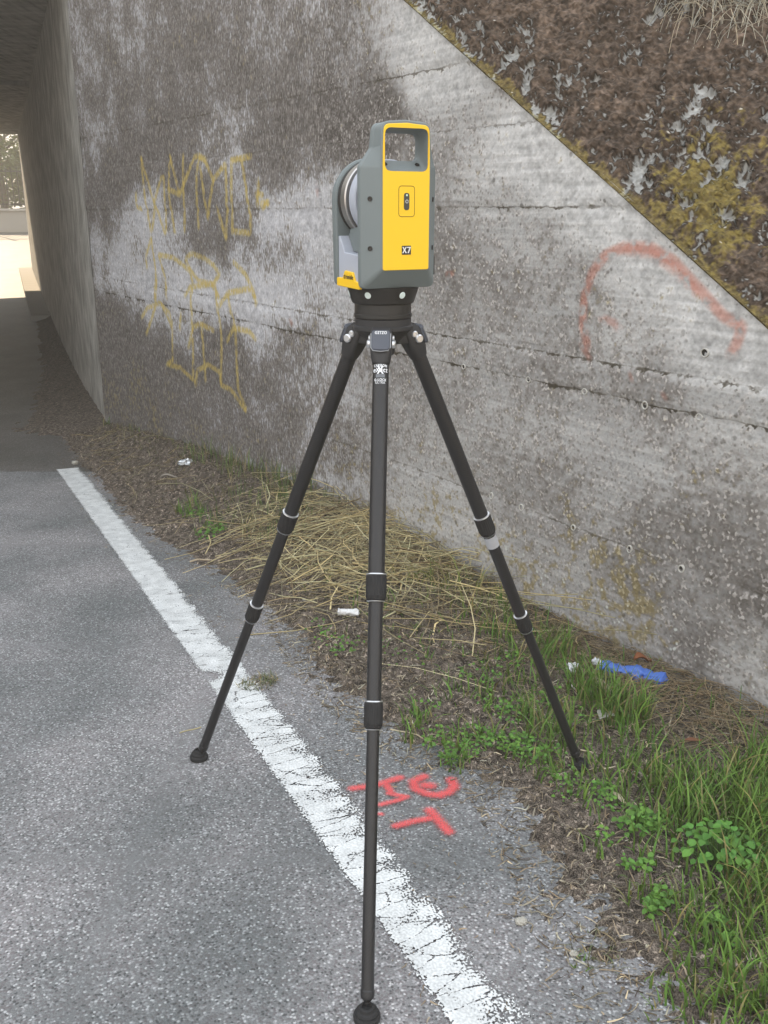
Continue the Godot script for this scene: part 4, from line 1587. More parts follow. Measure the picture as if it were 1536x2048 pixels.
func build_plants() -> void:
	rng.seed = 21
	var green := Cloud.new()
	var dull := Cloud.new()
	var own := {}
	for no in TUFTS.size():
		var q: Array = TUFTS[no]
		var kept_green := green
		var kept_dull := dull
		for k in LONE_TUFTS.size():
			if no in LONE_TUFTS[k][0]:
				if not own.has(k): own[k] = Cloud.new()
				green = own[k]
				dull = own[k]
		var x0: float = q[0]
		var z0: float = q[1]
		for i in int(q[2] * (0.75 if q[1] > -1.95 else 2.4 if int(q[5]) == 1 else 1.2)):
			var o: Vector2 = disc() * float(q[3]) * 1.25
			var x := x0 + o.x
			var z := z0 + o.y * 1.2
			if to_wall(x, z).y < 0.01: continue
			match int(q[5]):
				0: grass_blade(green, x, z, q[4], 0.0052, tint(0.105, 0.19, 0.034, 0.38) if rng.randf() < 0.84 else tint(0.22, 0.2, 0.08, 0.3), 0.6)
				1: grass_blade(dull, x, z, q[4] * 1.05, 0.0048, tint(0.12, 0.17, 0.055, 0.3) if rng.randf() < 0.75 else tint(0.24, 0.2, 0.11, 0.3), 0.45)
				2: grass_blade(dull, x, z, q[4], 0.005, tint(0.15, 0.18, 0.045, 0.3) if rng.randf() < 0.6 else tint(0.32, 0.26, 0.12, 0.3), 0.8)
				3: grass_blade(dull, x, z, q[4], 0.0032, tint(0.12, 0.14, 0.065, 0.3) if rng.randf() < 0.6 else tint(0.28, 0.23, 0.13, 0.3), 1.0)
		green = kept_green
		dull = kept_dull
	for k in own:
		tag(top("grass_tuft", own[k].mesh(), grown("tuft_blades")), LONE_TUFTS[k][1], "grass tuft", "lone grass tufts")
	# the same growth on along the verge, past the picture's right edge
	for i in 40:
		var mid := on_verge(rng.randf_range(6.35, 8.0), rng.randf_range(0.1, 0.75))
		for k in 70:
			var g := disc() * 0.09
			if to_wall(mid.x + g.x, mid.y + g.y).y < 0.01: continue
			grass_blade(green, mid.x + g.x, mid.y + g.y, 0.1, 0.005, tint(0.105, 0.19, 0.034, 0.38), 0.6)
	# thin growth between the tufts
	for i in 1700:
		var s := rng.randf_range(4.3, 6.6)
		var f := rng.randf_range(0.03, 0.8)
		var p := on_verge(s, f)
		var th := hump.get_noise_2d(p.x * 130.0 + 40, p.y * 130.0)
		if th < 0.05 and rng.randf() < 0.85: continue
		if f > 0.66 and rng.randf() < 0.6: continue
		grass_blade(green, p.x, p.y, rng.randf_range(0.03, 0.08), 0.004, tint(0.095, 0.175, 0.03, 0.35), 0.8)
	for i in 600:
		var s := rng.randf_range(0.5, 4.3)
		var f := rng.randf_range(0.0, 0.7) * rng.randf_range(0.4, 1.0)
		var p := on_verge(s, f)
		if hump.get_noise_2d(p.x * 90.0, p.y * 90.0 + 33) < -0.05 and rng.randf() < 0.75: continue
		grass_blade(dull, p.x, p.y, rng.randf_range(0.03, 0.09), 0.0048, tint(0.11, 0.125, 0.045, 0.3) if rng.randf() < 0.6 else tint(0.24, 0.2, 0.11, 0.3), 0.9)
	tag(top("verge_grass", green.mesh(), grown("green_blades")), "short green grass on the soil verge right of the tripod", "grass", "", "stuff")
	tag(top("dull_grass", dull.mesh(), grown("dull_blades")), "dull green grass along the wall's foot behind the tripod", "grass", "", "stuff")
	# straw: a heap behind the tripod, then a thatch towards the right
	rng.seed = 22
	var straw := Cloud.new()
	for i in 1500:
		var s := clampf(rng.randfn(4.25, 0.42), 3.0, 5.4)
		var f := clampf(absf(rng.randfn(0.3, 0.26)), 0.02, 0.86)
		var p := on_verge(s, f)
		var lf := rng.randf_range(0.0, 0.055) * (1.0 - f) * exp(-pow((s - 3.9) / 0.7, 2.0))
		var c := tint(0.56, 0.48, 0.27, 0.4) if rng.randf() < 0.7 else tint(0.25, 0.2, 0.12, 0.35)
		lying(straw, p.x, p.y, rng.randf_range(0.08, 0.42), 0.0008 + 0.0026 * pow(rng.randf(), 2.5), c, lf, rng.randfn(0.25, 1.15) + (PI if rng.randf() < 0.5 else 0.0), rng.randf_range(-0.05, 0.24), rng.randf() < 0.45)
	for i in 1500:
		var s := clampf(rng.randfn(5.75, 0.45), 4.9, 7.2)
		var f := clampf(absf(rng.randfn(0.14, 0.15)), 0.01, 0.7)
		var p := on_verge(s, f)
		lying(straw, p.x, p.y, rng.randf_range(0.03, 0.16), rng.randf_range(0.0006, 0.0014), tint(0.27, 0.21, 0.13, 0.45), rng.randf_range(0.0, 0.014), rng.randf() * TAU, rng.randf_range(-0.05, 0.12), rng.randf() < 0.3)
	for i in 190:
		var s := rng.randf_range(0.6, 3.2)
		var f := rng.randf_range(0.02, 0.85)
		var p := on_verge(s, f)
		lying(straw, p.x, p.y, rng.randf_range(0.04, 0.22), rng.randf_range(0.001, 0.002), tint(0.3, 0.25, 0.14, 0.4), 0.004, rng.randf() * TAU, rng.randf_range(0.0, 0.12), rng.randf() < 0.4)
	# long single stems leaning out of the heap
	for q in [[0.12, -3.6, 1.0, -0.25, 0.02], [0.32, -3.05, 0.75, 0.5, 0.1], [0.36, -3.1, 0.8, 0.52, 0.12], [0.2, -3.35, 0.7, 0.2, 0.16], [0.02, -3.3, 0.7, -0.3, 0.05], [0.45, -3.0, 0.5, 0.9, 0.3], [-0.02, -3.7, 0.4, 1.2, 0.4], [0.15, -3.0, 0.75, 0.32, 0.0], [0.0, -3.1, 0.5, 0.7, 0.0], [0.25, -2.9, 0.55, 0.25, 0.02], [-0.2, -3.8, 0.5, 0.0, 0.05], [0.1, -3.75, 0.35, 1.9, 0.5], [0.62, -2.95, 0.42, 0.95, 0.2], [0.75, -2.75, 0.3, 1.0, 0.3]]:
		lying(straw, q[0], q[1], q[2], 0.0016, tint(0.5, 0.42, 0.22, 0.2), 0.03, q[3], q[4])
	tag(top("dry_straw", straw.mesh(), grown("straw", 0.7, 0.2)), "tangled dry yellow straw heaped against the wall's foot", "straw", "", "stuff")
	# chips of stem and leaf on the bare soil
	rng.seed = 23
	var chips := Cloud.new()
	for i in 20000:
		var s := rng.randf_range(0.6, 7.4) if i % 3 == 0 else rng.randf_range(4.2, 6.8)
		var f := rng.randf_range(0.1, 1.02)
		var p := on_verge(s, f)
		var v := rng.randf()
		var c := tint(0.23, 0.19, 0.135, 0.5) if v < 0.6 else tint(0.085, 0.066, 0.048, 0.4) if v < 0.85 else tint(0.46, 0.4, 0.28, 0.3)
		lying(chips, p.x, p.y, 0.005 + 0.035 * pow(rng.randf(), 2.0), rng.randf_range(0.0006, 0.0018), c, 0.0, rng.randf() * TAU, rng.randf_range(-0.1, 0.3), v > 0.3)
	for i in 900:
		var s := rng.randf_range(1.0, 6.8)
		var p := on_verge(s, rng.randf_range(1.0, 1.25))
		lying(chips, p.x, p.y, rng.randf_range(0.004, 0.02), rng.randf_range(0.0007, 0.0016), tint(0.25, 0.2, 0.14, 0.5), 0.001, rng.randf() * TAU, 0.0, true)
	tag(top("plant_litter", chips.mesh(), grown("litter", 0.85, 0.1)), "brown stem and leaf chips strewn over the soil verge", "litter", "", "stuff")
	# small low weeds
	rng.seed = 24
	var low := Cloud.new()
	for q in WEEDS:
		for i in int(q[2] * 1.9):
			var o: Vector2 = disc() * float(q[3])
			var x: float = q[0] + o.x
			var z: float = q[1] + o.y
			if to_wall(x, z).y < 0.015: continue
			var a := rng.randf() * TAU
			var up := Vector3(rng.randf_range(-0.4, 0.4), 1, rng.randf_range(-0.2, 0.6)).normalized()
			var d := Vector3(cos(a), 0, sin(a))
			d = (d - up * d.dot(up)).normalized() * q[4] * rng.randf_range(0.6, 1.15)
			low.leaf(Vector3(x, ground_at(x, z) + rng.randf_range(0.006, 0.03), z), d, up.cross(d) * 0.42, up, tint(0.095, 0.2, 0.035, 0.4))
	tag(top("low_weeds", low.mesh(), grown("weed_leaves", 0.55)), "tiny round-leaved green weeds scattered over the verge soil", "weeds", "", "stuff")
	# a leafy plant near the right edge: every leaf its own piece
	rng.seed = 25
	var leafy := root("leafy_weed", Vector3(0.69, ground_at(0.69, -1.66), -1.66))
	tag(leafy, "bright green round-leaved weed growing near the right edge", "plant")
	var leaf_m := grown("broad_leaves", 0.5)
	var stems := begin()
	for i in 110:
		var o := disc() * Vector2(0.085, 0.075)
		var p := Vector3(o.x, 0.03 + 0.045 * (1.0 - o.length() / 0.09) + rng.randf_range(-0.012, 0.016), o.y)
		p.y += ground_at(0.69 + o.x, -1.66 + o.y) - leafy.position.y
		var g := Cloud.new()
		var up := Vector3(o.x * 5.0 + rng.randf_range(-0.25, 0.25), 1, o.y * 5.0 + rng.randf_range(-0.1, 0.45)).normalized()
		var d := Vector3(o.x + rng.randf_range(-0.05, 0.05), 0, o.y + rng.randf_range(-0.05, 0.05)).normalized()
		d = (d - up * d.dot(up)).normalized() * rng.randf_range(0.012, 0.021)
		g.leaf(Vector3.ZERO, d, up.cross(d) * 0.46, up, tint(0.085, 0.205, 0.035, 0.3))
		part(leafy, "leaf", g.mesh(), leaf_m, Transform3D(Basis(), p))
		tube(stems, [Vector3(o.x * 0.25, -0.005, o.y * 0.25), Vector3(o.x * 0.7, p.y * 0.6, o.y * 0.7), p], 0.0009, 3)
	part(leafy, "stems", done(stems), mat("weed_stem", col(0.1, 0.2, 0.05), 0.6))
	# a broad-bladed tuft at the foot of the tunnel corner
	# dry grass hanging over the mossy bank
	rng.seed = 26
	var bank := Cloud.new()
	for i in 760:
		var x := 0.98 + absf(rng.randfn(0, 0.3))
		var y := 0.17 - absf(rng.randfn(0, 0.28)) + 0.12 * (x - 1.0) + rng.randf_range(-0.03, 0.05)
		if i < 34:
			x = rng.randf_range(0.9, 1.3)
			y = rng.randf_range(0.1, 0.3)
		var p := BANK_FROM + BANK_EDGE * (y / 0.687) + BANK_LEVEL * (x - 0.727 * y / 0.687) + BANK_OUT * 0.02
		var fall := (BANK_EDGE - BANK_LEVEL * 0.727).normalized()
		var dir := (fall * rng.randfn(0.12, 0.8) + BANK_LEVEL * rng.randfn(0, 0.9)).normalized()
		var l := rng.randf_range(0.04, 0.17)
		var rise := BANK_OUT * rng.randf_range(0.0, 0.05)
		bank.stalk([p, p + dir * l * 0.4 + rise, p + dir * l * 0.8 + rise * 0.6, p + dir * l + fall * 0.03], rng.randf_range(0.0006, 0.0013), tint(0.46, 0.42, 0.33, 0.4))
	tag(top("bank_grass", bank.mesh(), grown("dead_grass", 0.7, 0.2)), "dry pale grass hanging over the mossy bank, top right", "grass", "", "stuff")
	# dead stems and small things one can pick up
	loose_things()

func loose_stem(called: String, label: String, x: float, z: float, length: float, r: float, c: Color, turn: float, category: String) -> void:
	var o := root(called, Vector3(x, ground_at(x, z), z))
	var st := begin()
	var pts := PackedVector3Array()
	for k in 6:
		var t := k / 5.0 - 0.5
		var q := Vector3(cos(turn) * t * length, 0, sin(turn) * t * length)
		q += Vector3(-sin(turn), 0, cos(turn)) * 0.03 * length * sin(t * 7.0)
		q.y = ground_at(x + q.x, z + q.z) - o.position.y + r * 0.9
		pts.append(q)
	tube(st, pts, r, 6)
	part(o, "stem", done(st), mat(called, c, 0.8))
	tag(o, label, category)

func crumple(size: Vector3, rough: float, sd: int) -> ArrayMesh:
	var f := noise(FastNoiseLite.TYPE_SIMPLEX, 1.0, 3, sd)
	var nu := 28
	var nv := 16
	return sheet(nu, nv, func(i: int, j: int):
		var a := TAU * i / nu
		var b := PI * j / nv
		var d := Vector3(cos(a) * sin(b), cos(b), sin(a) * sin(b))
		var k := 1.0 + rough * f.get_noise_3d(d.x * 2.2 + sd, d.y * 2.2, d.z * 2.2)
		return Vector3(d.x * size.x, d.y * size.y, d.z * size.z) * k, func(i: int, j: int, _p: Vector3): return Vector2(float(i) / nu, float(j) / nv))

func thin_leaf(length: float, width: float, curl: float, sd: int) -> ArrayMesh:
	rng.seed = sd
	return sheet(10, 6, func(i: int, j: int):
		var t := i / 10.0
		var u := j / 6.0 - 0.5
		var w := width * sin(PI * clampf(t * 0.92 + 0.06, 0.0, 1.0))
		return Vector3((t - 0.5) * length, 0.004 + curl * (u * u * 4.0) * 0.5 + curl * 0.5 * sin(t * 5.0), u * w), func(i: int, j: int, _p: Vector3): return Vector2(i / 10.0, j / 6.0))

func set_down(called: String, mesh: ArrayMesh, m: Material, x: float, z: float, lift: float, turn: float, label: String, category: String) -> void:
	var o := top(called, mesh, m)
	o.position = Vector3(x, ground_at(x, z) + lift, z)
	o.rotation.y = turn
	tag(o, label, category)

func loose_things() -> void:
	var white := mat("white_paper", col(0.72, 0.72, 0.72), 0.7)
	# rolled white wrapper
	var st := begin()
	var f := noise(FastNoiseLite.TYPE_SIMPLEX, 22.0, 3, 5)
	var rings: Array = []
	for k in 15:
		var z := lerpf(0.036, -0.036, k / 14.0)
		var r := PackedVector3Array()
		for i in 18:
			var a := TAU * i / 18.0
			var rad := 0.0125 * (1.0 + 0.8 * f.get_noise_3d(cos(a) * 0.05, sin(a) * 0.05, z * 1.6))
			r.append(Vector3(cos(a) * rad, sin(a) * rad * 0.82, z + 0.003 * f.get_noise_2d(a * 0.05, k)))
		rings.append(r)
	loft(st, rings, true)
	set_down("white_wrapper", done(st), white, -0.123, -3.03, 0.022, PI / 2 - 0.12, "rolled white paper wrapper lying on straw behind the middle leg", "litter")
	set_down("foil_scrap", crumple(Vector3(0.035, 0.02, 0.025), 0.9, 9), mat("foil", col(0.7, 0.72, 0.74), 0.3, 0.6), -1.122, -5.22, 0.014, 0.4, "crumpled silver foil scrap on the verge left of the tripod", "litter")
	set_down("dry_leaf", thin_leaf(0.1, 0.035, 0.02, 3), mat("grey_leaf", col(0.3, 0.27, 0.23), 0.8), -1.17, -5.0, 0.004, 0.3, "pale grey dry leaf beside the silver foil scrap", "leaf")
	set_down("dry_leaf", thin_leaf(0.13, 0.03, 0.012, 4), mat("husk", col(0.42, 0.36, 0.27), 0.8), 0.632, -2.47, 0.012, -1.1, "pale torn husk leaf below the blue plastic bag", "leaf")
	set_down("dry_leaf", thin_leaf(0.06, 0.04, 0.02, 6), mat("rust_leaf", col(0.23, 0.085, 0.035), 0.8), 0.80, -2.66, 0.014, 0.2, "rust brown curled leaf above the blue plastic bag", "leaf")
	set_down("dry_leaf", thin_leaf(0.055, 0.018, 0.006, 7), mat("bark_chip", col(0.17, 0.07, 0.035), 0.85), 0.80, -2.16, 0.006, 0.15, "reddish brown bark chip among the dead stems at right", "leaf")
	set_down("dry_leaf", thin_leaf(0.05, 0.014, 0.008, 8), mat("husk", col(0.55, 0.47, 0.34), 0.8), 0.54, -1.885, 0.006, -1.0, "small cream husk on bare soil below the right foot", "leaf")
	set_down("dry_leaf", thin_leaf(0.06, 0.05, 0.01, 10), mat("pale_leaf", col(0.36, 0.35, 0.3), 0.8), 0.605, -2.3, 0.008, 0.8, "flat pale leaf among green grass right of the tripod", "leaf")
	set_down("plastic_scrap", crumple(Vector3(0.02, 0.012, 0.014), 0.9, 12), mat("white_plastic", col(0.7, 0.71, 0.72), 0.5), 0.572, -2.6, 0.02, 0.3, "white torn plastic scrap left of the blue bag", "litter")
	# twisted blue bag
	var bag := root("plastic_bag", Vector3(0.74, ground_at(0.74, -2.585), -2.585))
	st = begin()
	rings = []
	var w := noise(FastNoiseLite.TYPE_SIMPLEX, 11.0, 4, 15)
	var from := Vector3(-0.09, 0.016, -0.055)
	var to := Vector3(0.1, 0.004, 0.06)
	var across := (to - from).cross(Vector3.UP).normalized()
	for k in 34:
		var t := k / 33.0
		var mid := from.lerp(to, t)
		mid.y = ground_at(bag.position.x + mid.x, bag.position.z + mid.z) - bag.position.y + 0.012
		var r := PackedVector3Array()
		var rad := 0.017 * (0.65 + 0.55 * absf(sin(t * 8.0))) * smoothstep(0.0, 0.08, t) * (1.0 - smoothstep(0.93, 1.0, t)) + 0.002
		for i in 20:
			var a := -TAU * i / 20.0
			var rr := rad * (1.0 + 0.75 * w.get_noise_3d(cos(a + t * 5.0) * 0.11, sin(a + t * 5.0) * 0.11, t * 0.45))
			r.append(mid + across * cos(a) * rr * 1.25 + Vector3(0, sin(a) * rr * 0.8, 0))
		rings.append(r)
	loft(st, rings)
	var blue := mat("blue_plastic", col(0.12, 0.25, 0.74), 0.4)
	blue.backlight_enabled = true
	blue.backlight = Color(0.3, 0.4, 0.8)
	part(bag, "bag_film", done(st), blue)
	part(bag, "print", crumple(Vector3(0.014, 0.009, 0.012), 0.8, 18), mat("white_plastic", col(0.68, 0.7, 0.74), 0.5), Transform3D(Basis(), Vector3(-0.088, 0.022, -0.048)))
	tag(bag, "twisted bright blue plastic bag lying at the wall's foot", "plastic bag")
	loose_stem("dead_stem", "pale dry stem lying on the dusty asphalt edge, left of the tripod", -0.73, -3.72, 0.16, 0.004, col(0.42, 0.34, 0.24), -0.1, "stem")
	loose_stem("dead_stem", "thin tan straw on the asphalt beside the left tripod foot", -0.515, -2.235, 0.06, 0.0016, col(0.42, 0.36, 0.2), -0.55, "stem")
	loose_stem("dead_stem", "straw lying at the asphalt edge behind the middle leg's lower collar", 0.075, -2.2, 0.14, 0.0016, col(0.5, 0.43, 0.28), 0.62, "stem")
	loose_stem("dead_stem", "straight tan stem on the bare soil near the right foot", 0.42, -1.76, 0.08, 0.002, col(0.45, 0.38, 0.24), -0.75, "stem")
	loose_stem("dead_stem", "curved pale stem in front of the round-leaved weed", 0.645, -1.555, 0.09, 0.0025, col(0.5, 0.4, 0.28), -0.85, "stem")
	loose_stem("dead_stem", "white bent stem standing below the white plastic scrap", 0.553, -2.53, 0.09, 0.002, col(0.6, 0.58, 0.52), 1.5, "stem")
	var stone := mat("pale_stone", col(0.4, 0.38, 0.33), 0.9)
	for q in [[0.258, -1.47, 0.011, "pale pebble on the asphalt below the red T mark"], [-1.93, -5.75, 0.02, "small pebble at the far end of the white line"], [-0.29, -3.2, 0.008, "dark pebble on the dusty asphalt left of the white wrapper"], [0.34, -1.385, 0.008, "small pale stone at the soil edge, bottom right"]]:
		set_down("pebble", crumple(Vector3(q[2], q[2] * 0.6, q[2] * 0.8), 0.5, int(q[2] * 5000)), stone, q[0], q[1], q[2] * 0.35, q[2] * 300.0, q[3], "pebble")
	tag(get_node("pebble"), "pale pebble on the asphalt below the red T mark")

# ------------------------------------------------------------------ tripod and scanner
const HUB := Vector3(-0.002, 0.964, -1.788)

func build_tripod() -> void:
	var carbon := mat("carbon_tube", col(0.022, 0.022, 0.024), 0.42)
	var weave := 256
	var pix := PackedByteArray()
	pix.resize(weave * weave * 3)
	for y in weave:
		for x in weave:
			var on := (x + y) % 16 < 8
			var v := 38 if on else 32
			var i := (y * weave + x) * 3
			pix[i] = v
			pix[i + 1] = v
			pix[i + 2] = v + 2
	carbon.albedo_color = Color.WHITE
	carbon.albedo_texture = picture(pix, weave, weave, Image.FORMAT_RGB8)
	carbon.uv1_triplanar = true
	carbon.uv1_scale = Vector3(11, 11, 11)
	var cast := mat("grey_casting", col(0.026, 0.026, 0.028), 0.6)
	var rubber := mat("rubber", col(0.012, 0.012, 0.013), 0.75)
	var steel := mat("bright_ring", col(0.75, 0.76, 0.78), 0.3, 0.9)
	var lever := mat("angle_lever", col(0.075, 0.085, 0.11), 0.5)
	var ink := mat("white_print", col(0.75, 0.77, 0.8), 0.6)
	var tape := mat("duct_tape", col(0.5, 0.51, 0.54), 0.4, 0.35)
	var t := root("survey_tripod", Vector3(HUB.x, road_y(HUB.z), HUB.z))
	tag(t, "black carbon tripod with three legs carrying the scanner", "tripod")
	var hub := HUB - t.position
	# platform: plate, underside and spider
	part(t, "platform", turned([Vector2(0.0, -0.022), Vector2(0.02, -0.022), Vector2(0.026, 0.0), Vector2(0.05, 0.022), Vector2(0.0555, 0.026), Vector2(0.0555, 0.032), Vector2(0.0525, 0.034), Vector2(0.0525, 0.0455), Vector2(0.05, 0.047), Vector2(0, 0.047)], 48), cast, Transform3D(Basis(), hub))
	var tilt := deg_to_rad(24.31)
	var turn0 := deg_to_rad(-2.7)
	var spans := [[0.0, 0.218, 0.492], [TAU / 3, 0.271, 0.461], [-TAU / 3, 0.256, 0.489]]
	for k in 3:
		var a: float = turn0 + spans[k][0]
		var out := Vector3(sin(a), 0, cos(a))
		# yoke arm on the hub
		var yoke := part(t, "yoke", bevelled(Vector3(0.034, 0.03, 0.05), 0.004), cast, Transform3D(Basis(Vector3.UP, a), hub + out * 0.045 + Vector3(0, 0.012, 0)))
		part(yoke, "pin", turned([Vector2(0, -0.026), Vector2(0.006, -0.026), Vector2(0.008, -0.024), Vector2(0.008, 0.024), Vector2(0.006, 0.026), Vector2(0, 0.026)], 16), steel, Transform3D(Basis(Vector3(0, 0, 1), PI / 2), Vector3(0, -0.006, 0.02)))
		# leg frame: y runs up the leg, z outwards
		var lean := tilt if k else deg_to_rad(25.4)
		var up := (Vector3.UP * cos(lean) - out * sin(lean)).normalized()
		var side := Vector3.UP.cross(out).normalized()
		var basis_ := Basis(side, up, side.cross(up))
		var l1 := 0.434
		var l2: float = spans[k][1]
		var l3: float = spans[k][2]
		var leg := part(t, "leg", turned([Vector2(0.0146, -l1), Vector2(0.0146, -0.03), Vector2(0.0, -0.03)], 32), carbon, Transform3D(basis_, hub + out * 0.063))
		# top casting: flat cheeks above, round below
		var st := begin()
		var shapes := [[0.034, 0.0165, 0.010, 0.004], [0.022, 0.0205, 0.016, 0.006], [0.002, 0.0205, 0.0185, 0.009], [-0.016, 0.0185, 0.0182, 0.013], [-0.029, 0.0165, 0.0165, 0.015], [-0.033, 0.0156, 0.0156, 0.015]]
		var rings: Array = []
		for q in shapes:
			var o: Array[Vector2] = [Vector2(q[1], q[2]), Vector2(-q[1], q[2]), Vector2(-q[1], -q[2]), Vector2(q[1], -q[2])]
			var r := PackedVector3Array()
			for pt in rounded(o, minf(q[3], minf(q[1], q[2]) * 0.98), 6): r.append(Vector3(pt.x, q[0], -pt.y))
			rings.append(r)
		for i in rings.size() - 1:
			for m in rings[i].size():
				var mm: int = (m + 1) % rings[i].size()
				quad(st, rings[i][mm], rings[i][m], rings[i + 1][m], rings[i + 1][mm], 1)
		var mid := Vector3(0, 0.034, 0)
		for m in rings[0].size():
			quad(st, mid, mid, rings[0][m], rings[0][(m + 1) % rings[0].size()], 2)
		part(leg, "top_casting", done(st), cast)
		# angle stop: rounded tab on the outer face
		var tab: Array[Vector2] = [Vector2(0.0165, 0.024), Vector2(-0.0165, 0.024), Vector2(-0.0165, -0.013), Vector2(0.0165, -0.013)]
		st = begin()
		loft(st, [ring(rounded(tab, 0.007, 5), 0.025, -0.0015), ring(rounded(tab, 0.007, 5), 0.0235, 0.0), ring(rounded(tab, 0.007, 5), 0.017, 0.0)], true)
		var stop := part(leg, "angle_stop", done(st), lever)
		st = begin()
		tube(st, [Vector3(0.0175, 0.018, 0.0225), Vector3(0.0175, -0.008, 0.0225), Vector3(0.0135, -0.0135, 0.0225), Vector3(0, -0.015, 0.0225), Vector3(-0.0135, -0.0135, 0.0225), Vector3(-0.0175, -0.008, 0.0225), Vector3(-0.0175, 0.018, 0.0225)], 0.0011, 8)
		part(stop, "wire_edge", done(st), mat("worn_edge", col(0.3, 0.31, 0.33), 0.4, 0.5))
		for sx in [-1.0, 1.0]:
			part(leg, "hinge_bolt", turned([Vector2(0, 0), Vector2(0.0062, 0), Vector2(0.0062, 0.002), Vector2(0.0048, 0.0035), Vector2(0.0022, 0.0036), Vector2(0.0018, 0.002), Vector2(0, 0.002)].map(func(v): return v), 20), steel, Transform3D(Basis(Vector3(0, 0, 1), -PI / 2 * sx), Vector3(0.02 * sx, 0.016, 0)))
		# lower sections with twist locks
		part(leg, "middle_tube", turned([Vector2(0.0127, -l1 - l2), Vector2(0.0127, -l1 + 0.02)], 28), carbon)
		part(leg, "lower_tube", turned([Vector2(0, -l1 - l2 - l3 + 0.036), Vector2(0.0112, -l1 - l2 - l3 + 0.036), Vector2(0.0118, -l1 - l2 - l3 + 0.04), Vector2(0.0118, -l1 - l2 - l3 + 0.048), Vector2(0.0108, -l1 - l2 - l3 + 0.05), Vector2(0.0108, -l1 - l2 + 0.02)], 28), carbon)
		for q in [[-l1, 0.0182, 0.0146], [-l1 - l2, 0.0163, 0.0127]]:
			var c := part(leg, "twist_lock", ribbed(q[1], 0.044), rubber, Transform3D(Basis(), Vector3(0, q[0], 0)))
			part(c, "metal_ring", turned([Vector2(q[2], 0.0225), Vector2(q[1] - 0.0006, 0.0225), Vector2(q[1] - 0.0002, 0.0235), Vector2(q[1] - 0.0006, 0.0248), Vector2(q[2], 0.0252)], 28), steel)
			part(c, "metal_ring", turned([Vector2(q[1] - 0.004, -0.0245), Vector2(q[1] - 0.0022, -0.0238), Vector2(q[1] - 0.0018, -0.0226), Vector2(q[1] - 0.004, -0.0222)], 28), steel)
		if k == 1:
			st = begin()
			var wr := noise(FastNoiseLite.TYPE_SIMPLEX, 60.0, 2, 3)
			var prof := []
			for i in 8: prof.append(Vector2(0.0134 + 0.0005 * wr.get_noise_1d(i), -l1 - 0.056 + 0.004 * i))
			lathe(st, prof, 28)
			part(leg, "tape_wrap", done(st), tape)
		# ball joint and pad
		var end := -l1 - l2 - l3
		var stem := part(leg, "foot_stem", turned([Vector2(0, end + 0.002), Vector2(0.007, end + 0.006), Vector2(0.0052, end + 0.014), Vector2(0.0052, end + 0.03), Vector2(0.0085, end + 0.034), Vector2(0.0092, end + 0.037)], 20), rubber)
		var foot_at := hub + out * 0.063 + basis_ * Vector3(0, end, 0)
		var floor_y := ground_at(t.position.x + foot_at.x, t.position.z + foot_at.z) - t.position.y
		var lift := floor_y - foot_at.y - 0.001
		part(stem, "foot_pad", turned([Vector2(0, 0), Vector2(0.0205, 0), Vector2(0.0222, 0.003), Vector2(0.0222, 0.011), Vector2(0.0205, 0.0135), Vector2(0.019, 0.014), Vector2(0.0185, 0.018), Vector2(0.0165, 0.0205), Vector2(0.0135, 0.022), Vector2(0.012, 0.0265), Vector2(0.0085, 0.0275), Vector2(0.0078, 0.022), Vector2(0, 0.02)], 32), rubber, Transform3D(basis_.inverse(), Vector3(0, end, 0) + basis_.inverse() * Vector3(0, lift, 0)))
		if k == 0:
			var face := 0.0252
			part(leg, "maker_name", lettering("GITZO", 0.0075, 0.0008), ink, Transform3D(Basis(), Vector3(0, 0.0185, face)))
			part(leg, "print", wrapped(lettering("CARBON", 0.0044, 0.0004), 0.0147), ink, Transform3D(Basis(), Vector3(0, -0.0385, 0)))
			part(leg, "print", wrapped(lettering("eXact", 0.011, 0.0004), 0.0147), ink, Transform3D(Basis(), Vector3(0, -0.0465, 0)))
			part(leg, "print", wrapped(lettering("X", 0.02, 0.0004), 0.0147), ink, Transform3D(Basis(), Vector3(0, -0.0467, 0)))
			st = begin()
			for i in 9:
				var an := (i - 4) * 0.125
				var d := Vector3(sin(an), 0, cos(an))
				slab(st, d * 0.01465 + Vector3(0, -0.0572, 0), Vector3(cos(an), 0, -sin(an)) * 0.00035, Vector3(0, 0.003, 0), d * 0.0004)
			part(leg, "print", done(st), mat("faint_print", col(0.35, 0.38, 0.42), 0.6))
			part(leg, "print", wrapped(lettering("G-LOCK", 0.0054, 0.0004), 0.0147), ink, Transform3D(Basis(), Vector3(0, -0.0645, 0)))
			part(leg, "print", wrapped(lettering("ULTRA", 0.005, 0.0004, false), 0.0147), ink, Transform3D(Basis(), Vector3(0, -0.0695, 0)))

func ribbed(r: float, h: float) -> ArrayMesh:
	var st := begin()
	var segs := 72
	var prof := [[r - 0.0035, -h / 2], [r - 0.0015, -h / 2 + 0.002], [r, -h / 2 + 0.008], [r, h / 2 - 0.002], [r - 0.001, h / 2], [r - 0.004, h / 2]]
	var rings: Array = []
	for q in prof:
		var row := PackedVector3Array()
		for i in segs:
			var a := TAU * i / segs
			var rr: float = q[0] - (0.0007 if i % 3 == 0 and absf(q[1]) < h / 2 - 0.001 else 0.0)
			row.append(Vector3(cos(a) * rr, q[1], -sin(a) * rr))
		rings.append(row)
	for k in rings.size() - 1:
		for i in segs:
			var j := (i + 1) % segs
			quad(st, rings[k][i], rings[k][j], rings[k + 1][j], rings[k + 1][i], k + 1)
	return done(st)

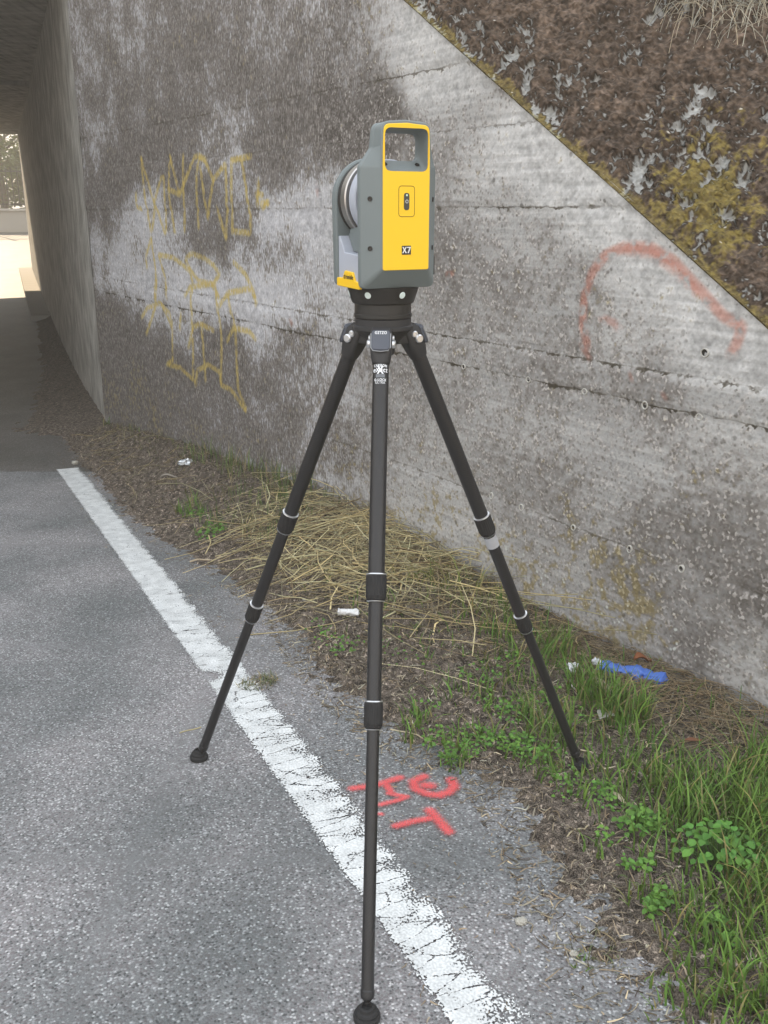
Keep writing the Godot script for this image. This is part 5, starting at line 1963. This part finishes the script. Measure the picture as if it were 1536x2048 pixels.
func build_scanner() -> void:
	var grey := mat("grey_housing", col(0.175, 0.205, 0.21), 0.55)
	var pale := mat("pale_grey_plastic", col(0.43, 0.46, 0.53), 0.5)
	var yellow := mat("yellow_panel", col(0.95, 0.585, 0.016), 0.5)
	var black := mat("black_base", col(0.022, 0.021, 0.02), 0.5)
	var dark := mat("dark_gap", col(0.03, 0.028, 0.026), 0.6)
	var metal := mat("drum_metal", col(0.52, 0.5, 0.48), 0.3, 0.85)
	var ink := mat("dark_print", col(0.02, 0.02, 0.02), 0.6)
	var white := mat("white_print", col(0.8, 0.8, 0.78), 0.6)
	var s := root("laser_scanner", Vector3(HUB.x, 1.011, HUB.z), deg_to_rad(28))
	tag(s, "yellow and grey laser scanner with a carrying handle on the tripod", "laser scanner")
	# black turntable
	part(s, "base_ring", turned([Vector2(0, 0), Vector2(0.052, 0), Vector2(0.0535, 0.0015), Vector2(0.0535, 0.007), Vector2(0.0525, 0.008), Vector2(0.0525, 0.026), Vector2(0.0555, 0.0265), Vector2(0.0575, 0.0285), Vector2(0.066, 0.0565), Vector2(0, 0.0565)], 56), black)
	for q in [-0.447, 0.594, -1.42, 2.2, 3.3]:
		# plain pale discs; the two seen from the camera come first
		var a: float = -deg_to_rad(28) + q
		var d := Vector3(sin(a), 0, cos(a))
		var n := (d * 0.957 - Vector3(0, 0.29, 0)).normalized()
		var x := Vector3.UP.cross(n).normalized()
		part(s, "pale_dot", turned([Vector2(0.0062, 0.0), Vector2(0.0056, 0.0008), Vector2(0, 0.001)], 20), mat("pale_dot", col(0.72, 0.82, 0.8), 0.35), Transform3D(Basis(x, n, x.cross(n)), d * 0.0623 + Vector3(0, 0.0435, 0)))
	var y0 := 0.0565
	var lift := Transform3D(Basis(), Vector3(0, y0, 0))
	# front housing with the handle opening
	var fo: Array[Vector2] = [Vector2(0.049, 0.030), Vector2(0.049, 0.2), Vector2(0.0485, 0.235), Vector2(0.0465, 0.273), Vector2(0.0, 0.2765), Vector2(-0.0465, 0.273), Vector2(-0.0485, 0.235), Vector2(-0.049, 0.2), Vector2(-0.049, 0.030)]
	var ro: Array[Vector2] = [Vector2(0.074, 0.0), Vector2(0.0745, 0.203), Vector2(0.052, 0.232), Vector2(0.0475, 0.272), Vector2(0.0, 0.275), Vector2(-0.0475, 0.272), Vector2(-0.052, 0.232), Vector2(-0.0745, 0.203), Vector2(-0.074, 0.0)]
	var fr := [0.008, 0.01, 0.01, 0.016, 0.01, 0.016, 0.01, 0.01, 0.008]
	var rr := [0.012, 0.012, 0.012, 0.016, 0.01, 0.016, 0.012, 0.012, 0.012]
	var front := rounded(fo, fr)
	var rear := rounded(ro, rr)
	var h0: Array[Vector2] = [Vector2(0.0415, 0.1955), Vector2(0.0415, 0.263), Vector2(-0.0415, 0.263), Vector2(-0.0415, 0.1955)]
	var h1: Array[Vector2] = [Vector2(0.0395, 0.213), Vector2(0.0395, 0.2575), Vector2(-0.0395, 0.2575), Vector2(-0.0395, 0.213)]
	var hole0 := rounded(h0, 0.011)
	var hole1 := rounded(h1, 0.012)
	var st := begin()
	var a0 := ring(front, 0.085, -0.0025)
	var zb := 0.045
	var last := ring(rear, zb, -0.002)
	loft(st, [a0, ring(front, 0.0842, -0.0008), ring(front, 0.083, 0.0), ring(rear, 0.058, -0.001), ring(rear, 0.056, 0.0), ring(rear, zb + 0.002, 0.0), last])
	var q0 := ring(hole0, 0.085, 0.0)
	var q1 := ring(hole1, zb, 0.0)
	loft(st, [q0, ring(hole0, 0.080, -0.0008), ring(hole1, 0.056, 0.0), q1], false, true)
	cap(st, a0, q0, false)
	cap(st, last, q1, true)
	var body := part(s, "front_housing", done(st), grey, lift)
	# yellow face plate with the same opening
	st = begin()
	var po: Array[Vector2] = [Vector2(0.0455, 0.0325), Vector2(0.0455, 0.2), Vector2(0.045, 0.235), Vector2(0.0435, 0.2685), Vector2(0.0, 0.2715), Vector2(-0.0435, 0.2685), Vector2(-0.045, 0.235), Vector2(-0.0455, 0.2), Vector2(-0.0455, 0.0325)]
	var plate := rounded(po, [0.004, 0.01, 0.01, 0.011, 0.01, 0.011, 0.01, 0.01, 0.004])
	var pa := ring(plate, 0.0868, -0.0008)
	var pb := ring(plate, 0.0845)
	var ha := ring(hole0, 0.0868, 0.0006)
	loft(st, [pa, ring(plate, 0.086, 0.0), pb])
	loft(st, [ha, ring(hole0, 0.0846, 0.0004)], false, true)
	cap(st, pa, ha, false)
	var panel := part(s, "face_plate", done(st), yellow, lift)
	# battery door outline, power button, model badge
	var bo: Array[Vector2] = [Vector2(0.0155, 0.1215), Vector2(0.0155, 0.1715), Vector2(-0.0155, 0.1715), Vector2(-0.0155, 0.1215)]
	st = begin()
	var outer := ring(rounded(bo, 0.006), 0.0871, 0.0005)
	var inner := ring(rounded(bo, 0.006), 0.0871, -0.0005)
	for i in outer.size():
		var j := (i + 1) % outer.size()
		quad(st, outer[i], outer[j], inner[j], inner[i])
	part(panel, "button_outline", done(st), mat("groove_line", col(0.12, 0.075, 0.01), 0.7))
	var go: Array[Vector2] = [Vector2(0.0055, 0.132), Vector2(0.0055, 0.1605), Vector2(-0.0055, 0.1605), Vector2(-0.0055, 0.132)]
	st = begin()
	loft(st, [ring(rounded(go, 0.0052), 0.0878, -0.0006), ring(rounded(go, 0.0052), 0.0866)], true)
	var pill := part(panel, "power_button", done(st), mat("button_black", col(0.05, 0.052, 0.045), 0.5))
	part(pill, "status_light", turned([Vector2(0.0017, 0), Vector2(0.0012, 0.0006), Vector2(0, 0.0008)], 12), mat("status_light", col(0.7, 0.95, 0.8), 0.3), Transform3D(Basis(Vector3.RIGHT, PI / 2), Vector3(0, 0.1565, 0.0878)))
	st = begin()
	var arc := PackedVector3Array()
	for i in 15:
		var t := lerpf(deg_to_rad(125), deg_to_rad(415), i / 14.0)
		arc.append(Vector3(cos(t) * 0.0026, 0.1465 + sin(t) * 0.0026, 0.088))
	tube(st, arc, 0.00045, 5)
	tube(st, [Vector3(0, 0.147, 0.088), Vector3(0, 0.1502, 0.088)], 0.00045, 5)
	part(pill, "power_symbol", done(st), white)
	st = begin()
	var xo: Array[Vector2] = [Vector2(0.009, 0.0585), Vector2(0.009, 0.0735), Vector2(-0.009, 0.0735), Vector2(-0.009, 0.0585)]
	loft(st, [ring(rounded(xo, 0.0008), 0.0874), ring(rounded(xo, 0.0008), 0.0866)], true)
	var badge := part(panel, "model_badge", done(st), mat("badge_black", col(0.025, 0.022, 0.02), 0.6))
	part(badge, "badge_text", lettering("X7", 0.0145, 0.0006), white, Transform3D(Basis(), Vector3(0, 0.066, 0.0876)))
	# recessed screws
	var screw := turned([Vector2(0.0042, -0.001), Vector2(0.0042, 0.0006), Vector2(0.0032, 0.0006), Vector2(0.003, -0.0005), Vector2(0, -0.0008)], 14)
	for sx in [-1.0, 1.0]:
		var n := Vector3(0.76 * sx, 0, 0.65).normalized()
		var x := Vector3.UP.cross(n).normalized()
		for hy in [0.069, 0.1505]:
			part(body, "screw_recess", screw, dark, Transform3D(Basis(x, n, x.cross(n)), Vector3(0.0625 * sx, hy, 0.0705)))
		part(body, "screw_recess", screw, dark, Transform3D(Basis(Vector3.RIGHT, 0.55), Vector3(0.0315 * sx, 0.2075, 0.0672)))
	part(body, "side_cover", bevelled(Vector3(0.006, 0.034, 0.016), 0.0025), dark, Transform3D(Basis(), Vector3(0.0735, 0.038, 0.05)))
	# rear housing with a round top
	var rb: Array[Vector2] = [Vector2(0.07, 0.0), Vector2(0.0725, 0.15)]
	for i in 15:
		var t := PI * (i + 1) / 16.0
		rb.append(Vector2(cos(t) * 0.0725, 0.15 + sin(t) * 0.0725))
	rb.append(Vector2(-0.0725, 0.15))
	rb.append(Vector2(-0.07, 0.0))
	var radii := []
	for i in rb.size(): radii.append(0.008 if i == 0 or i == rb.size() - 1 else 0.001)
	var back := rounded(rb, radii, 2)
	st = begin()
	loft(st, [ring(back, -0.046, -0.003), ring(back, -0.048, 0.0), ring(back, -0.056, 0.0), ring(back, -0.0572, -0.0012), ring(back, -0.0585, 0.0), ring(back, -0.07, -0.004), ring(back, -0.078, -0.014), ring(back, -0.082, -0.03)], true)
	part(s, "rear_housing", done(st), grey, lift)
	# mirror drum between the housings
	var drum := Transform3D(Basis(Vector3.RIGHT, PI / 2), Vector3(0, y0 + 0.15, 0))
	var core := part(s, "mirror_drum", turned([Vector2(0.058, -0.05), Vector2(0.058, 0.046)], 64), dark, drum)
	for q in [[-0.049, -0.033, 0.0675, dark], [-0.033, -0.013, 0.0695, metal], [-0.002, 0.023, 0.0675, pale]]:
		part(core, "drum_ring", turned([Vector2(0.05, q[0]), Vector2(q[2] - 0.002, q[0]), Vector2(q[2], q[0] + 0.002), Vector2(q[2], q[1] - 0.002), Vector2(q[2] - 0.002, q[1]), Vector2(0.05, q[1])], 72), q[3])
	# pale block under the drum with the yellow maker's strip
	var side: Array[Vector2] = [Vector2(0.0445, 0.0), Vector2(0.0445, 0.056), Vector2(-0.02, 0.060), Vector2(-0.04, 0.088), Vector2(-0.0455, 0.088), Vector2(-0.0455, 0.0)]
	st = begin()
	var so := rounded(side, 0.002, 3)
	loft(st, [ring(so, 0.0675, -0.0015), ring(so, 0.066), ring(so, -0.066), ring(so, -0.0675, -0.0015)], true)
	var turn_side := Basis(Vector3(0, 0, 1), Vector3.UP, Vector3(-1, 0, 0))
	var block := part(s, "lower_block", done(st), pale, Transform3D(turn_side, Vector3(0, y0, 0)))
	st = begin()
	var wedge: Array[Vector2] = [Vector2(0.0445, 0.056), Vector2(0.0445, 0.11), Vector2(-0.03, 0.10), Vector2(-0.038, 0.088), Vector2(-0.02, 0.0625)]
	var wo := rounded(wedge, 0.001, 2)
	loft(st, [ring(wo, 0.05), ring(wo, -0.05)], true)
	part(block, "drum_cradle", done(st), grey)
	st = begin()
	var strip: Array[Vector2] = [Vector2(0.0445, -0.002), Vector2(0.0445, 0.010), Vector2(0.026, 0.012), Vector2(0.018, 0.0265), Vector2(-0.014, 0.0285), Vector2(-0.022, 0.0155), Vector2(-0.0465, 0.015), Vector2(-0.0465, 0.0)]
	var ss := rounded(strip, 0.003, 4)
	loft(st, [ring(ss, 0.0715, -0.0012), ring(ss, 0.070), ring(ss, 0.0655)], true)
	var trim := part(block, "maker_strip", done(st), yellow)
	part(trim, "maker_name", lettering("Trimble", 0.0098, 0.0005), ink, Transform3D(Basis(), Vector3(0.0045, 0.0175, 0.0717)))
	st = begin()
	for i in 3:
		var r := PackedVector3Array()
		for k in 9:
			var t := lerpf(-1.2, 1.2, k / 8.0)
			r.append(Vector3(-0.0135 + 0.0022 * cos(t), 0.0175 + 0.0035 * sin(t) , 0.0718))
		if i == 0: tube(st, r, 0.0005, 4)
	tube(st, [Vector3(-0.0150, 0.0205, 0.0718), Vector3(-0.0150, 0.0145, 0.0718)], 0.0006, 4)
	part(trim, "maker_emblem", done(st), ink)

# ------------------------------------------------------------------ everything
func _ready() -> void:
	var camera := Camera3D.new()
	camera.name = "camera"
	camera.position = Vector3(0, 1.198, 0)
	camera.rotation_degrees = Vector3(-17.57, 0, 0)
	camera.fov = 56.65
	camera.near = 0.05
	camera.far = 400.0
	add_child(camera)
	camera.current = true
	var sky := ProceduralSkyMaterial.new()
	sky.sky_top_color = Color(0.725, 0.755, 0.79)
	sky.sky_horizon_color = Color(0.945, 0.92, 0.885)
	sky.sky_curve = 0.22
	sky.ground_bottom_color = Color(0.3, 0.28, 0.25)
	sky.ground_horizon_color = Color(0.6, 0.58, 0.55)
	sky.sun_angle_max = 20.0
	var env := Environment.new()
	env.background_mode = Environment.BG_SKY
	env.sky = Sky.new()
	env.sky.sky_material = sky
	env.tonemap_mode = Environment.TONE_MAPPER_LINEAR
	env.tonemap_exposure = 3.65
	env.fog_enabled = true
	env.fog_density = 0.011
	env.fog_light_color = Color(0.95, 0.91, 0.85)
	env.sdfgi_enabled = true
	env.ssao_enabled = true
	env.ssil_enabled = true
	var we := WorldEnvironment.new()
	we.name = "environment"
	we.environment = env
	add_child(we)
	var sun := DirectionalLight3D.new()
	sun.name = "sun"
	sun.light_color = Color(1.0, 0.9, 0.76)
	sun.light_energy = 1.05
	sun.light_angular_distance = 0.6
	sun.shadow_enabled = true
	add_child(sun)
	sun.look_at_from_position(Vector3(-0.486, 0.53, -0.695), Vector3.ZERO)

	hump.noise_type = FastNoiseLite.TYPE_SIMPLEX
	hump.frequency = 0.08
	hump.fractal_octaves = 3
	for q in SOIL_EDGE:
		soil_edge.append(to_wall(q[0], q[1]) + Vector2(0, 0.04))
	soil_edge.sort_custom(func(a, b): return a.x < b.x)
	for step in [build_road, build_spray, build_wall, build_slope, build_tunnel, build_beyond, build_soil, build_tripod, build_scanner, build_plants]:
		step.call()
